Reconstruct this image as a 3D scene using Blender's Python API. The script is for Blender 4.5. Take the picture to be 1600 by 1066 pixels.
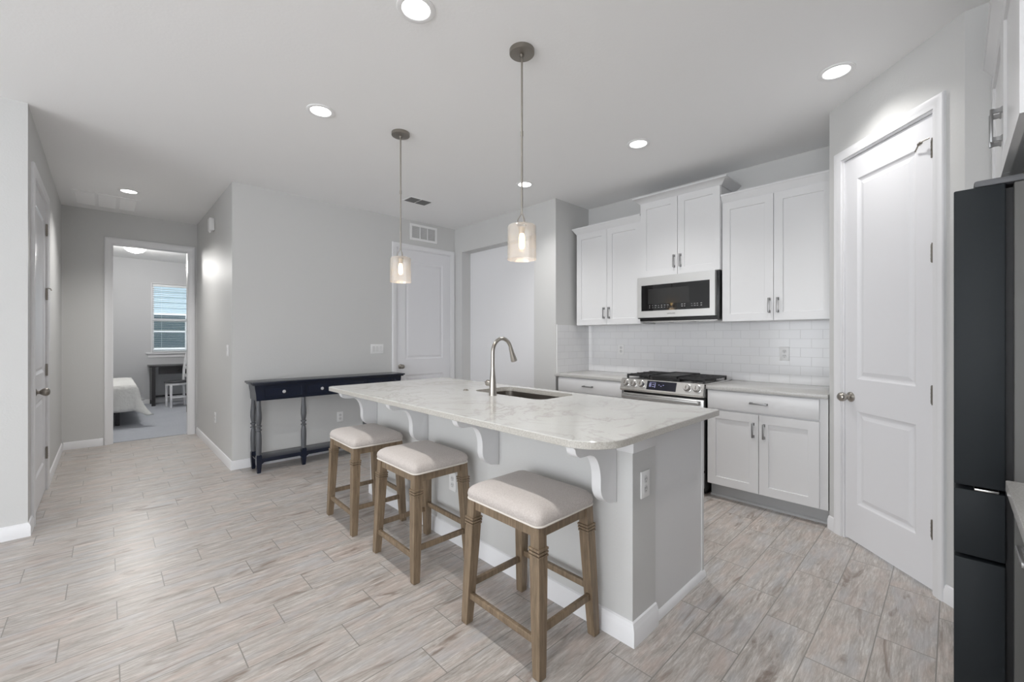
import bpy, bmesh, math, random
from mathutils import Matrix, Vector
random.seed(7)
for o in list(bpy.data.objects): bpy.data.objects.remove(o)
scene = bpy.context.scene
COL = scene.collection

# ------------------------------------------------------------------ camera, world, light
EYE = 1.29
CEIL = 2.815
cam_d = bpy.data.cameras.new('camera'); cam = bpy.data.objects.new('camera', cam_d); COL.objects.link(cam)
cam_d.sensor_width = 36.0; cam_d.lens = 36.0 * 662.0 / 1600.0
cam_d.shift_y = (528.0 - 533.0) / 1600.0
cam_d.clip_start = 0.02
cam.location = (0, 0, EYE)
ang = math.atan(635.0 / 662.0)                 # +Y lies this far left of the view direction
cam.rotation_euler = (math.radians(90), 0, -ang)
scene.camera = cam

scene.view_settings.view_transform = 'Standard'
scene.view_settings.look = 'None'
scene.view_settings.gamma = 1.0
scene.view_settings.use_curve_mapping = False
scene.view_settings.exposure = 0.14

world = bpy.data.worlds.new('world'); scene.world = world; world.use_nodes = True
bg = world.node_tree.nodes['Background']
bg.inputs[0].default_value = (0.86, 0.93, 1.0, 1); bg.inputs[1].default_value = 2.2

# strength of each group of lights
LG = dict(world=1.2, west=1.0, south=0.85, canl=1.2, canr=1.5, canp=0.8, hall=2.6, dome=1.75, pend=0.3)
bg.inputs[1].default_value *= LG['world']
def area(name, loc, rot, sx, sy, watts, color=(1, 1, 1)):
    d = bpy.data.lights.new(name, 'AREA'); d.shape = 'RECTANGLE'; d.size = sx; d.size_y = sy
    d.energy = watts; d.color = color
    o = bpy.data.objects.new(name, d); COL.objects.link(o); o.location = loc; o.rotation_euler = rot
    return o
R = math.radians
# added fill lights standing in for daylight at invented glazed doors behind the camera
area('fill_west', (-4.85, 0.3, 1.3), (0, R(-90), 0), 2.3, 6.2, 110 * LG['west'], (0.985, 0.99, 1.0))
area('fill_south', (-1.85, -4.85, 1.3), (R(90), 0, 0), 3.5, 2.3, 60 * LG['south'], (0.985, 0.99, 1.0))
CAN_W = 34.0

# ------------------------------------------------------------------ materials
def srgb(r, g, b):
    f = lambda c: (c / 255.0 / 12.92) if c / 255.0 <= 0.04045 else ((c / 255.0 + 0.055) / 1.055) ** 2.4
    return (f(r), f(g), f(b), 1.0)

class NT:
    def __init__(s, name):
        s.m = bpy.data.materials.new(name); s.m.use_nodes = True
        s.t = s.m.node_tree; s.b = s.t.nodes['Principled BSDF']; s.out = s.t.nodes['Material Output']
    def n(s, typ, **kw):
        x = s.t.nodes.new(typ)
        for k, v in kw.items(): setattr(x, k, v)
        return x
    def l(s, a, b): s.t.links.new(a, b)
    def math(s, op, a, b=None, c=None):
        x = s.n('ShaderNodeMath', operation=op)
        for i, v in enumerate((a, b, c)):
            if v is None: continue
            if isinstance(v, (int, float)): x.inputs[i].default_value = v
            else: s.l(v, x.inputs[i])
        return x.outputs[0]
    def mix(s, fac, a, b, mode='MIX'):
        x = s.n('ShaderNodeMix', data_type='RGBA', blend_type=mode)
        for sock, v in ((x.inputs[0], fac), (x.inputs[6], a), (x.inputs[7], b)):
            if isinstance(v, (int, float)): sock.default_value = v
            elif isinstance(v, tuple): sock.default_value = v
            else: s.l(v, sock)
        return x.outputs[2]
    def noise(s, vec, scale, detail=3, rough=0.5, dist=0.0):
        x = s.n('ShaderNodeTexNoise'); x.inputs['Scale'].default_value = scale
        x.inputs['Detail'].default_value = detail; x.inputs['Roughness'].default_value = rough
        x.inputs['Distortion'].default_value = dist
        if vec is not None: s.l(vec, x.inputs['Vector'])
        return x.outputs[0]
    def ramp(s, v, p0, p1, c0=(0, 0, 0, 1), c1=(1, 1, 1, 1)):
        x = s.n('ShaderNodeValToRGB'); e = x.color_ramp.elements
        e[0].position = p0; e[0].color = c0; e[1].position = p1; e[1].color = c1
        s.l(v, x.inputs[0]); return x.outputs[0]
    def scale(s, vec, sx, sy, sz):
        x = s.n('ShaderNodeVectorMath', operation='MULTIPLY'); s.l(vec, x.inputs[0]); x.inputs[1].default_value = (sx, sy, sz)
        return x.outputs[0]
    def bump(s, h, strength, dist=0.01):
        x = s.n('ShaderNodeBump'); x.inputs['Strength'].default_value = strength; x.inputs['Distance'].default_value = dist
        s.l(h, x.inputs['Height']); s.l(x.outputs[0], s.b.inputs['Normal'])
    def pos(s): return s.n('ShaderNodeNewGeometry').outputs['Position']
    def obj(s): return s.n('ShaderNodeTexCoord').outputs['Object']

def plain(name, col, rough=0.5, metal=0.0, spec=None, bump=None, var=0.0):
    k = NT(name); k.b.inputs['Base Color'].default_value = col
    k.b.inputs['Roughness'].default_value = rough; k.b.inputs['Metallic'].default_value = metal
    if spec is not None: k.b.inputs['Specular IOR Level'].default_value = spec
    if var:
        nz = k.noise(k.obj(), 6.0, 4)
        dark = tuple(c * (1 - var) for c in col[:3]) + (1,)
        k.l(k.mix(nz, dark, col), k.b.inputs['Base Color'])
    if bump:
        nz = k.noise(k.obj(), bump[0], 3); k.bump(nz, bump[1], bump[2])
    return k.m

M = {}
M['wall'] = plain('wall_paint', srgb(210, 210, 209), 0.5, bump=(90, 0.18, 0.004))
M['ceiling'] = plain('ceiling_paint', srgb(246, 246, 246), 0.85, bump=(60, 0.15, 0.004))
M['bed_wall'] = plain('bedroom_paint', srgb(205, 206, 208), 0.6, bump=(90, 0.12, 0.004))
M['trim'] = plain('white_trim_paint', srgb(236, 236, 238), 0.32)
M['cabinet'] = plain('white_cabinet_paint', srgb(227, 227, 228), 0.30)
M['door'] = plain('white_door_paint', srgb(233, 233, 236), 0.33)
M['island_wall'] = plain('island_wall_paint', srgb(206, 206, 205), 0.45, bump=(90, 0.15, 0.004))
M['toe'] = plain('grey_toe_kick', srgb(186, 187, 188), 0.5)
M['plastic'] = plain('white_plastic', srgb(240, 240, 240), 0.3)
M['socket'] = plain('socket_plastic', srgb(222, 222, 222), 0.4)
M['slot'] = plain('dark_slot', srgb(60, 60, 60), 0.6)
M['nickel'] = plain('brushed_nickel', srgb(176, 171, 164), 0.28, 1.0)
M['nickel_dark'] = plain('satin_nickel_dark', srgb(150, 145, 138), 0.38, 1.0)
M['pull'] = plain('pull_metal', srgb(150, 150, 150), 0.35, 1.0)
M['steel'] = plain('stainless_steel', srgb(205, 204, 202), 0.27, 1.0)
M['steel_light'] = plain('light_stainless_front', srgb(214, 214, 213), 0.38, 0.75)
M['sink_steel'] = plain('sink_steel', srgb(158, 152, 146), 0.3, 1.0)
M['black'] = plain('black_enamel', srgb(22, 22, 23), 0.35)
M['cast'] = plain('black_cast_iron', srgb(30, 30, 32), 0.5, bump=(200, 0.2, 0.002))
M['black_glass'] = plain('black_glass', srgb(14, 14, 15), 0.03)
M['micro_mesh'] = plain('dark_oven_mesh', srgb(40, 40, 40), 0.12)
M['icons'] = plain('printed_icons', srgb(170, 170, 170), 0.5)
M['fridge_door'] = plain('charcoal_door_edge', srgb(40, 44, 47), 0.5, spec=0.2, var=0.12)
M['fridge_body'] = plain('grey_steel_body', srgb(98, 98, 96), 0.55, 0.0, bump=(300, 0.1, 0.001))
M['gasket'] = plain('black_gasket', srgb(20, 20, 22), 0.6)
M['navy'] = plain('navy_lacquer', srgb(22, 29, 46), 0.22, var=0.15)
M['gun'] = plain('gunmetal_legs', srgb(88, 90, 94), 0.35, var=0.1)
M['knob_white'] = plain('pale_knob', srgb(215, 215, 218), 0.25, 0.3)
M['quilt'] = plain('white_quilt', srgb(226, 226, 224), 0.9, bump=(28, 0.5, 0.02))
M['desk'] = plain('dark_desk_wood', srgb(44, 42, 44), 0.35)
M['blind'] = plain('white_blind_slat', srgb(235, 238, 240), 0.5)
M['siding'] = plain('pale_blue_siding', srgb(178, 196, 208), 0.7)
M['far_glass'] = plain('dark_window_glass', srgb(54, 74, 84), 0.1)
M['grass'] = plain('grass', srgb(110, 130, 70), 0.9, var=0.4)
M['leaf'] = plain('hedge_leaves', srgb(128, 140, 84), 0.8, var=0.5)
M['roof'] = plain('grey_roof', srgb(120, 118, 116), 0.9)
M['hinge_cover'] = plain('grey_hinge_cover', srgb(96, 97, 100), 0.5)
M['vent_dark'] = plain('vent_dark_grey', srgb(120, 120, 120), 0.7)  # dark grey of the ceiling vent louvres and microwave logo
M['vent_grey'] = plain('grey_vent_louvres', srgb(205, 205, 205), 0.6)
M['display'] = plain('display_glass', srgb(24, 26, 40), 0.08)
M['digits'] = plain('display_digits', srgb(170, 170, 215), 0.4)
M['chair_seat'] = plain('dark_seat', srgb(60, 60, 64), 0.5)

def emis(name, col, strength):
    k = NT(name); k.b.inputs['Base Color'].default_value = (0.8, 0.8, 0.8, 1)
    k.b.inputs['Emission Color'].default_value = col; k.b.inputs['Emission Strength'].default_value = strength
    return k.m
M['lens'] = emis('lit_lens', (1, 1, 1, 1), 6.0)
M['dome'] = emis('lit_dome_glass', (1, 0.99, 0.97, 1), 2.2)
M['bulb'] = emis('warm_bulb', srgb(255, 214, 150), 9.0)

def carpet():
    k = NT('grey_carpet'); p = k.pos()
    c = k.mix(k.ramp(k.noise(p, 130, 4, 0.7), 0.3, 0.7), srgb(156, 160, 168), srgb(206, 209, 216))
    c = k.mix(k.ramp(k.noise(p, 3, 3), 0.35, 0.65), c, srgb(178, 182, 190))
    k.l(c, k.b.inputs['Base Color']); k.b.inputs['Roughness'].default_value = 1.0
    k.bump(k.noise(p, 220, 3), 0.6, 0.01); return k.m
M['carpet'] = carpet()

def floor_tile():
    k = NT('wood_look_plank_tile'); p = k.pos()
    sep = k.n('ShaderNodeSeparateXYZ'); k.l(p, sep.inputs[0]); X, Y = sep.outputs[0], sep.outputs[1]
    v = k.math('DIVIDE', k.math('SUBTRACT', Y, 0.047), 0.186)
    row = k.math('FLOOR', v); fv = k.math('FRACT', v)
    u = k.math('DIVIDE', k.math('SUBTRACT', k.math('SUBTRACT', X, 2.405), k.math('MULTIPLY', row, 0.182)), 0.546)
    # the stair pattern repeats every three rows
    u = k.math('ADD', u, k.math('MULTIPLY', k.math('FLOOR', k.math('DIVIDE', k.math('ADD', row, 0.1), 3.0)), 1.0))
    col = k.math('FLOOR', u); fu = k.math('FRACT', u)
    du = k.math('MULTIPLY', k.math('MINIMUM', fu, k.math('SUBTRACT', 1.0, fu)), 0.546)
    dv = k.math('MULTIPLY', k.math('MINIMUM', fv, k.math('SUBTRACT', 1.0, fv)), 0.186)
    g = k.math('LESS_THAN', k.math('MINIMUM', du, dv), 0.0021)
    cid = k.n('ShaderNodeCombineXYZ'); k.l(col, cid.inputs[0]); k.l(row, cid.inputs[1])
    wn = k.n('ShaderNodeTexWhiteNoise', noise_dimensions='3D'); k.l(cid.outputs[0], wn.inputs['Vector'])
    rnd = wn.outputs['Value']
    off = k.n('ShaderNodeVectorMath', operation='SCALE'); k.l(wn.outputs['Color'], off.inputs[0]); off.inputs['Scale'].default_value = 37.0
    pp = k.n('ShaderNodeVectorMath', operation='ADD'); k.l(p, pp.inputs[0]); k.l(off.outputs[0], pp.inputs[1]); P = pp.outputs[0]
    grain = k.noise(k.scale(P, 3.4, 26, 1), 1.6, 9, 0.75, 0.7)
    fine = k.noise(k.scale(P, 7, 95, 1), 2.0, 5, 0.75, 0.3)
    blot = k.noise(k.scale(P, 1.6, 4.5, 1), 2.2, 5, 0.6, 0.9)
    knot = k.noise(k.scale(P, 1.5, 7.0, 1), 1.5, 4, 0.6, 1.6)
    c = k.mix(k.ramp(grain, 0.36, 0.62), srgb(158, 151, 145), srgb(219, 215, 211))
    c = k.mix(k.math('MULTIPLY', k.ramp(fine, 0.42, 0.62, (1, 1, 1, 1), (0, 0, 0, 1)), 0.5), c, srgb(142, 130, 119))
    c = k.mix(k.math('MULTIPLY', k.ramp(blot, 0.46, 0.66), 0.42), c, srgb(206, 186, 176))
    c = k.mix(k.math('MULTIPLY', k.ramp(k.noise(k.scale(P, 1.3, 5, 1), 2.7, 4), 0.5, 0.66), 0.38), c, srgb(180, 184, 190))
    c = k.mix(k.math('MULTIPLY', k.ramp(k.math('ADD', k.math('MULTIPLY', knot, 0.8), k.math('MULTIPLY', grain, 0.2)), 0.565, 0.66), 0.75), c, srgb(118, 100, 88))
    c = k.mix(k.math('MULTIPLY', rnd, 0.16), c, srgb(180, 174, 168))
    c = k.mix(g, c, srgb(140, 136, 130))
    k.l(c, k.b.inputs['Base Color'])
    k.l(k.math('ADD', 0.27, k.math('MULTIPLY', grain, 0.14)), k.b.inputs['Roughness'])
    k.bump(k.math('SUBTRACT', k.math('MULTIPLY', fine, 0.15), g), 0.35, 0.003)
    return k.m
M['tile'] = floor_tile()

def quartz():
    k = NT('veined_white_quartz'); p = k.pos()
    v1 = k.noise(k.scale(p, 1.0, 0.8, 1), 2.6, 8, 0.62, 1.8)
    vein = k.math('ABSOLUTE', k.math('SUBTRACT', v1, 0.5))
    c = k.mix(k.ramp(vein, 0.0, 0.035), srgb(172, 168, 163), srgb(199, 198, 194))
    c = k.mix(k.ramp(k.noise(p, 1.7, 4), 0.3, 0.7), c, srgb(205, 205, 203))
    c = k.mix(k.math('MULTIPLY', k.ramp(k.noise(p, 260, 2), 0.56, 0.66), 0.35), c, srgb(182, 178, 170))
    k.l(c, k.b.inputs['Base Color']); k.b.inputs['Roughness'].default_value = 0.16
    return k.m
M['quartz'] = quartz()
def quartz_edge():
    k = NT('quartz_edge'); p = k.pos()
    c = k.mix(k.ramp(k.noise(p, 160, 3, 0.7), 0.35, 0.65), srgb(176, 172, 164), srgb(206, 203, 197))
    k.l(c, k.b.inputs['Base Color']); k.b.inputs['Roughness'].default_value = 0.3
    return k.m
M['quartz_edge'] = quartz_edge()
def grey_counter():
    k = NT('grey_quartz'); p = k.pos()
    c = k.mix(k.ramp(k.noise(p, 190, 3, 0.7), 0.35, 0.65), srgb(182, 180, 177), srgb(204, 203, 201))
    k.l(c, k.b.inputs['Base Color']); k.b.inputs['Roughness'].default_value = 0.2
    return k.m
M['grey_quartz'] = grey_counter()

def subway():
    k = NT('white_subway_tile'); p = k.pos()
    sep = k.n('ShaderNodeSeparateXYZ'); k.l(p, sep.inputs[0])
    cb = k.n('ShaderNodeCombineXYZ'); k.l(k.math('ADD', sep.outputs[0], sep.outputs[1]), cb.inputs[0]); k.l(k.math('SUBTRACT', sep.outputs[2], 0.905), cb.inputs[1])
    b = k.n('ShaderNodeTexBrick'); k.l(cb.outputs[0], b.inputs['Vector']); b.inputs['Scale'].default_value = 1.0
    b.inputs['Brick Width'].default_value = 0.152; b.inputs['Row Height'].default_value = 0.0755
    b.inputs['Mortar Size'].default_value = 0.0016; b.inputs['Mortar Smooth'].default_value = 0.3
    b.inputs['Color1'].default_value = srgb(236, 236, 237); b.inputs['Color2'].default_value = srgb(233, 233, 235)
    b.inputs['Mortar'].default_value = srgb(214, 214, 214)
    k.l(b.outputs['Color'], k.b.inputs['Base Color']); k.b.inputs['Roughness'].default_value = 0.14
    k.bump(k.math('SUBTRACT', 1.0, b.outputs['Fac']), 0.35, 0.002)
    return k.m
M['subway'] = subway()

def stool_wood():
    k = NT('weathered_brown_wood'); p = k.obj()
    g = k.noise(k.scale(p, 30, 30, 2.5), 2.0, 6, 0.65, 0.4)
    c = k.mix(k.ramp(g, 0.3, 0.7), srgb(104, 88, 70), srgb(146, 127, 104))
    c = k.mix(k.math('MULTIPLY', k.ramp(k.noise(k.scale(p, 70, 70, 4), 3, 3), 0.55, 0.7), 0.4), c, srgb(86, 72, 58))
    k.l(c, k.b.inputs['Base Color']); k.b.inputs['Roughness'].default_value = 0.48
    return k.m
M['wood'] = stool_wood()
def linen():
    k = NT('beige_linen'); p = k.obj()
    w = k.noise(k.scale(p, 500, 60, 60), 2, 2); w2 = k.noise(k.scale(p, 60, 500, 60), 2, 2)
    f = k.math('ADD', k.math('MULTIPLY', w, 0.5), k.math('MULTIPLY', w2, 0.5))
    c = k.mix(k.ramp(f, 0.35, 0.65), srgb(180, 171, 166), srgb(206, 199, 194))
    k.l(c, k.b.inputs['Base Color']); k.b.inputs['Roughness'].default_value = 0.95
    k.b.inputs['Sheen Weight'].default_value = 0.2
    k.bump(f, 0.3, 0.002); return k.m
M['linen'] = linen()
M['piping'] = plain('pale_piping', srgb(222, 216, 208), 0.9)

def seeded_glass():
    k = NT('seeded_glass')
    tr = k.n('ShaderNodeBsdfTransparent'); gl = k.n('ShaderNodeBsdfGlossy'); df = k.n('ShaderNodeBsdfDiffuse')
    tr.inputs[0].default_value = (0.97, 0.97, 0.97, 1)
    gl.inputs['Roughness'].default_value = 0.12; df.inputs[0].default_value = (0.9, 0.89, 0.88, 1)
    bub = k.n('ShaderNodeTexVoronoi'); bub.inputs['Scale'].default_value = 190; k.l(k.obj(), bub.inputs['Vector'])
    bm = k.ramp(bub.outputs['Distance'], 0.10, 0.34, (1, 1, 1, 1), (0, 0, 0, 1))
    bp = k.n('ShaderNodeBump'); bp.inputs['Strength'].default_value = 0.6; bp.inputs['Distance'].default_value = 0.003
    k.l(bm, bp.inputs['Height']); k.l(bp.outputs[0], gl.inputs['Normal'])
    lw = k.n('ShaderNodeLayerWeight'); lw.inputs[0].default_value = 0.35
    f1 = k.math('MULTIPLY_ADD', lw.outputs['Facing'], 0.55, 0.06)
    m1 = k.n('ShaderNodeMixShader'); k.l(f1, m1.inputs[0]); k.l(tr.outputs[0], m1.inputs[1]); k.l(gl.outputs[0], m1.inputs[2])
    m2 = k.n('ShaderNodeMixShader'); k.l(k.math('MULTIPLY_ADD', bm, 0.20, 0.09), m2.inputs[0]); k.l(m1.outputs[0], m2.inputs[1]); k.l(df.outputs[0], m2.inputs[2])
    k.l(m2.outputs[0], k.out.inputs[0]); return k.m
M['seeded'] = seeded_glass()
def clear_glass():
    k = NT('clear_pane')
    tr = k.n('ShaderNodeBsdfTransparent'); gl = k.n('ShaderNodeBsdfGlossy'); gl.inputs['Roughness'].default_value = 0.02
    m1 = k.n('ShaderNodeMixShader'); m1.inputs[0].default_value = 0.06
    k.l(tr.outputs[0], m1.inputs[1]); k.l(gl.outputs[0], m1.inputs[2]); k.l(m1.outputs[0], k.out.inputs[0]); return k.m
M['pane'] = clear_glass()

# ------------------------------------------------------------------ builders
BASE = {}            # world location of each object's root
def tag(o, label=None, cat=None, group=None, kind=None):
    if label: o['label'] = label
    if cat: o['category'] = cat
    if group: o['group'] = group
    if kind: o['kind'] = kind
    return o
def thing(name, loc, label=None, cat=None, group=None, kind=None):
    o = bpy.data.objects.new(name, None); COL.objects.link(o); o.location = loc; o.empty_display_size = 0.05
    BASE[o.name] = Vector(loc); return tag(o, label, cat, group, kind)

def FR(ox, oy, oz, ux, uy):
    """local (u right along the face, n out towards the viewer, z up) -> world"""
    l = math.hypot(ux, uy); ux /= l; uy /= l
    return Matrix(((ux, uy, 0, ox), (uy, -ux, 0, oy), (0, 0, 1, oz), (0, 0, 0, 1)))

class MB:
    def __init__(s, T=None): s.bm = bmesh.new(); s.T = T or Matrix.Identity(4)
    def v(s, p): return s.bm.verts.new(s.T @ Vector(p))
    def f(s, vs):
        try: return s.bm.faces.new(vs)
        except ValueError: return None
    def box(s, a, b, bev=0.0, seg=2):
        x0, x1 = sorted((a[0], b[0])); y0, y1 = sorted((a[1], b[1])); z0, z1 = sorted((a[2], b[2]))
        vs = [s.v(p) for p in ((x0,y0,z0),(x1,y0,z0),(x1,y1,z0),(x0,y1,z0),(x0,y0,z1),(x1,y0,z1),(x1,y1,z1),(x0,y1,z1))]
        fs = [s.f([vs[i] for i in q]) for q in ((3,2,1,0),(4,5,6,7),(0,1,5,4),(1,2,6,5),(2,3,7,6),(3,0,4,7))]
        if bev:
            es = list({e for f in fs for e in f.edges})
            bmesh.ops.bevel(s.bm, geom=es, offset=bev, segments=seg, affect='EDGES', profile=0.5)
        return s
    def prism(s, pts, ext, bev=0.0):
        """pts: closed list of 3D points (planar), ext: extrusion vector"""
        e = Vector(ext); a = [s.v(p) for p in pts]; b = [s.v(Vector(p) + e) for p in pts]
        fs = [s.f(a), s.f(b[::-1])]; n = len(pts)
        for i in range(n): fs.append(s.f([a[i], b[i], b[(i+1) % n], a[(i+1) % n]]))
        if bev:
            es = list({e2 for f in fs[:2] for e2 in f.edges})
            bmesh.ops.bevel(s.bm, geom=es, offset=bev, segments=2, affect='EDGES', profile=0.5)
        return s
    def lathe(s, prof, org, axis=(0, 0, 1), seg=24, cap=True):
        """prof: (radius, distance along axis)"""
        ax = Vector(axis).normalized(); t = Vector((1, 0, 0)) if abs(ax.x) < 0.9 else Vector((0, 1, 0))
        a = ax.cross(t).normalized(); b = ax.cross(a); org = Vector(org); rings = []
        for r, h in prof:
            rings.append([s.v(org + ax * h + (a * math.cos(2*math.pi*i/seg) + b * math.sin(2*math.pi*i/seg)) * max(r, 1e-5)) for i in range(seg)])
        for k in range(len(rings) - 1):
            for i in range(seg): s.f([rings[k][i], rings[k][(i+1) % seg], rings[k+1][(i+1) % seg], rings[k+1][i]])
        if cap: s.f(rings[0][::-1]); s.f(rings[-1])
        return s
    def cyl(s, p0, p1, r, seg=16):
        d = Vector(p1) - Vector(p0); return s.lathe([(r, 0), (r, d.length)], p0, d, seg)
    def tube(s, path, rad, seg=16):
        """path of points, rad number or list"""
        P = [Vector(p) for p in path]; n = len(P); rings = []; up = None
        for i in range(n):
            d = (P[min(i+1, n-1)] - P[max(i-1, 0)]).normalized()
            if up is None:
                t = Vector((0, 1, 0)) if abs(d.y) < 0.9 else Vector((1, 0, 0)); up = d.cross(t).normalized()
            up = (up - d * up.dot(d)).normalized(); w = d.cross(up); r = rad[i] if isinstance(rad, (list, tuple)) else rad
            rings.append([s.v(P[i] + (up * math.cos(2*math.pi*j/seg) + w * math.sin(2*math.pi*j/seg)) * r) for j in range(seg)])
        for k in range(n - 1):
            for j in range(seg): s.f([rings[k][j], rings[k][(j+1) % seg], rings[k+1][(j+1) % seg], rings[k+1][j]])
        s.f(rings[0][::-1]); s.f(rings[-1]); return s
    def loft(s, rings, close=True, cap=True):
        R_ = [[s.v(p) for p in r] for r in rings]; n = len(R_[0])
        for k in range(len(R_) - 1):
            for j in range(n if close else n - 1): s.f([R_[k][j], R_[k][(j+1) % n], R_[k+1][(j+1) % n], R_[k+1][j]])
        if cap and close: s.f(R_[0][::-1]); s.f(R_[-1])
        return s
    def panel(s, w, h, t, rects, prof):
        """slab u 0..w, z 0..h, front at n=t; rects (u0,z0,u1,z1) get nested loops prof [(inset, depth)]"""
        def q(a): s.f([s.v(p) for p in a])
        rects = sorted(rects, key=lambda r: r[1])
        u0, u1 = rects[0][0], rects[0][2]
        us = [0, u0, u1, w]; zs = [0] + [z for r in rects for z in (r[1], r[3])] + [h]
        for i in range(3):
            for j in range(len(zs) - 1):
                a, c, b, d = us[i], us[i+1], zs[j], zs[j+1]
                q(((a, 0, b), (c, 0, b), (c, 0, d), (a, 0, d)))
                if not (i == 1 and j % 2 == 1): q(((a, t, b), (c, t, b), (c, t, d), (a, t, d)))
        for u in (0, w):
            for j in range(len(zs) - 1): q(((u, 0, zs[j]), (u, 0, zs[j+1]), (u, t, zs[j+1]), (u, t, zs[j])))
        for z in (0, h):
            for i in range(3): q(((us[i], 0, z), (us[i+1], 0, z), (us[i+1], t, z), (us[i], t, z)))
        for r in rects:
            loops = [[(r[0], t, r[1]), (r[2], t, r[1]), (r[2], t, r[3]), (r[0], t, r[3])]]
            for ins, dp in prof:
                loops.append([(r[0]+ins, t-dp, r[1]+ins), (r[2]-ins, t-dp, r[1]+ins), (r[2]-ins, t-dp, r[3]-ins), (r[0]+ins, t-dp, r[3]-ins)])
            for a, b in zip(loops[:-1], loops[1:]):
                for i in range(4): q((a[i], a[(i+1) % 4], b[(i+1) % 4], b[i]))
            q(loops[-1])
        return s
    def build(s, name, mat, parent=None, angle=35, mats2=None, origin=None):
        bm = s.bm
        if s.T.determinant() < 0 or True:
            bmesh.ops.remove_doubles(bm, verts=bm.verts, dist=1e-6)
            bmesh.ops.recalc_face_normals(bm, faces=bm.faces)
        if parent is not None: base = BASE[parent.name]
        elif origin is not None: base = Vector(origin)
        else:
            xs = [v.co for v in bm.verts]
            base = Vector(((min(c.x for c in xs)+max(c.x for c in xs))/2, (min(c.y for c in xs)+max(c.y for c in xs))/2, min(c.z for c in xs)))
        bmesh.ops.translate(bm, verts=bm.verts, vec=-base)
        me = bpy.data.meshes.new(name); 
        me.materials.append(mat)
        if mats2:
            for m2, fn in mats2:
                me.materials.append(m2); idx = len(me.materials) - 1
                bm.normal_update()
                for f in bm.faces:
                    if fn(f): f.material_index = idx
        bm.to_mesh(me); bm.free()
        me.polygons.foreach_set('use_smooth', [True] * len(me.polygons))
        me.set_sharp_from_angle(angle=math.radians(angle))
        o = bpy.data.objects.new(name, me); COL.objects.link(o)
        if parent is not None: o.parent = parent
        else: o.location = base
        BASE[o.name] = base
        return o

def bx(a, b, bev=0.0, T=None): return MB(T).box(a, b, bev)
def struct(o): o['kind'] = 'structure'; return o
def copy_tree(o, parent=None):
    c = o.copy(); COL.objects.link(c)
    if parent is not None: c.parent = parent
    BASE[c.name] = BASE.get(o.name, Vector((0, 0, 0)))
    for ch in [k for k in list(bpy.data.objects) if k.parent == o]: copy_tree(ch, c)
    return c

# ------------------------------------------------------------------ shell
XL, YL = -0.365, 4.17       # outside corner at the mouth of the hall (left)
YB = 4.87                   # wall behind the console table
XH = 0.89                   # right wall of the hall
YE = 7.06                   # end wall of the hall
XC, YC = 3.55, 3.01         # wall with the alcove; left end of the kitchen recess
XK = 4.15                   # kitchen wall
PA, PB = Vector((3.54, 0.583)), Vector((2.897, -0.036))    # angled pantry wall
YS = -0.74                  # wall behind fridge and front counter
WT = 0.12

# floor: tile everywhere, carpet in the bedroom
m = MB(); m.box((-5.0, -5.0, -0.1), (4.4, YE + WT * 0.5, 0.0)); struct(m.build('floor', M['tile']))
m = MB(); m.box((-3.0, YE + WT * 0.5, -0.1), (2.6, 11.0, 0.006)); struct(m.build('floor', M['carpet']))
m = MB(); m.box((-5.0, -5.0, CEIL), (4.4, YE + WT, CEIL + 0.1)); struct(m.build('ceiling', M['ceiling']))
m = MB(); m.box((-3.0, YE + WT, CEIL), (2.6, 11.0, CEIL + 0.1)); struct(m.build('ceiling', M['ceiling']))

# left wall, facing the camera, and the left side of the hall with a door
D1a, D1b, D1h = 4.44, 5.32, 2.42
m = MB(); m.box((-5.0, YL, 0), (XL - WT, YL + WT, CEIL)); m.box((XL - WT, YL, 0), (XL, D1a, CEIL))
m.box((XL - WT, D1b, 0), (XL, YE, CEIL)); m.box((XL - WT, D1a, D1h), (XL, D1b, CEIL))
struct(m.build('wall_left', M['wall']))
# hall end wall with opening to bedroom
O2a, O2b, O2h = 0.055, 0.80, 2.44
m = MB(); m.box((XL - WT, YE, 0), (O2a, YE + WT, CEIL)); m.box((O2b, YE, 0), (XH + WT, YE + WT, CEIL)); m.box((O2a, YE, O2h), (O2b, YE + WT, CEIL))
struct(m.build('wall_hall_end', M['wall']))
m = MB(); m.box((XH, YB, 0), (XH + WT, YE, CEIL)); struct(m.build('wall_hall_right', M['wall']))
# back wall with door
D3a, D3b, D3h = 2.645, 3.488, 2.44
m = MB(); m.box((XH + WT, YB, 0), (D3a, YB + WT, CEIL)); m.box((D3b, YB, 0), (XC, YB + WT, CEIL)); m.box((D3a, YB, D3h), (D3b, YB + WT, CEIL))
struct(m.build('wall_back', M['wall']))
# wall with alcove opening
NA, NB, NH = 3.335, 4.70, 2.47
m = MB(); m.box((XC, YC, 0), (XK + WT, NA, CEIL)); m.box((XC, NB, 0), (XK + WT, YB + WT, CEIL)); m.box((XC, NA, NH), (XK + WT, NB, CEIL))
struct(m.build('wall_alcove', M['wall']))
m = MB(); m.box((XC + 0.15, NA, 0), (XC + 0.27, NB, NH)); struct(m.build('wall_alcove_back', plain('alcove_paint', srgb(240, 240, 242), 0.4)))
m = MB(); m.box((XK, PA.y, 0), (XK + WT, YC, CEIL)); struct(m.build('wall_kitchen', M['wall']))
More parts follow.
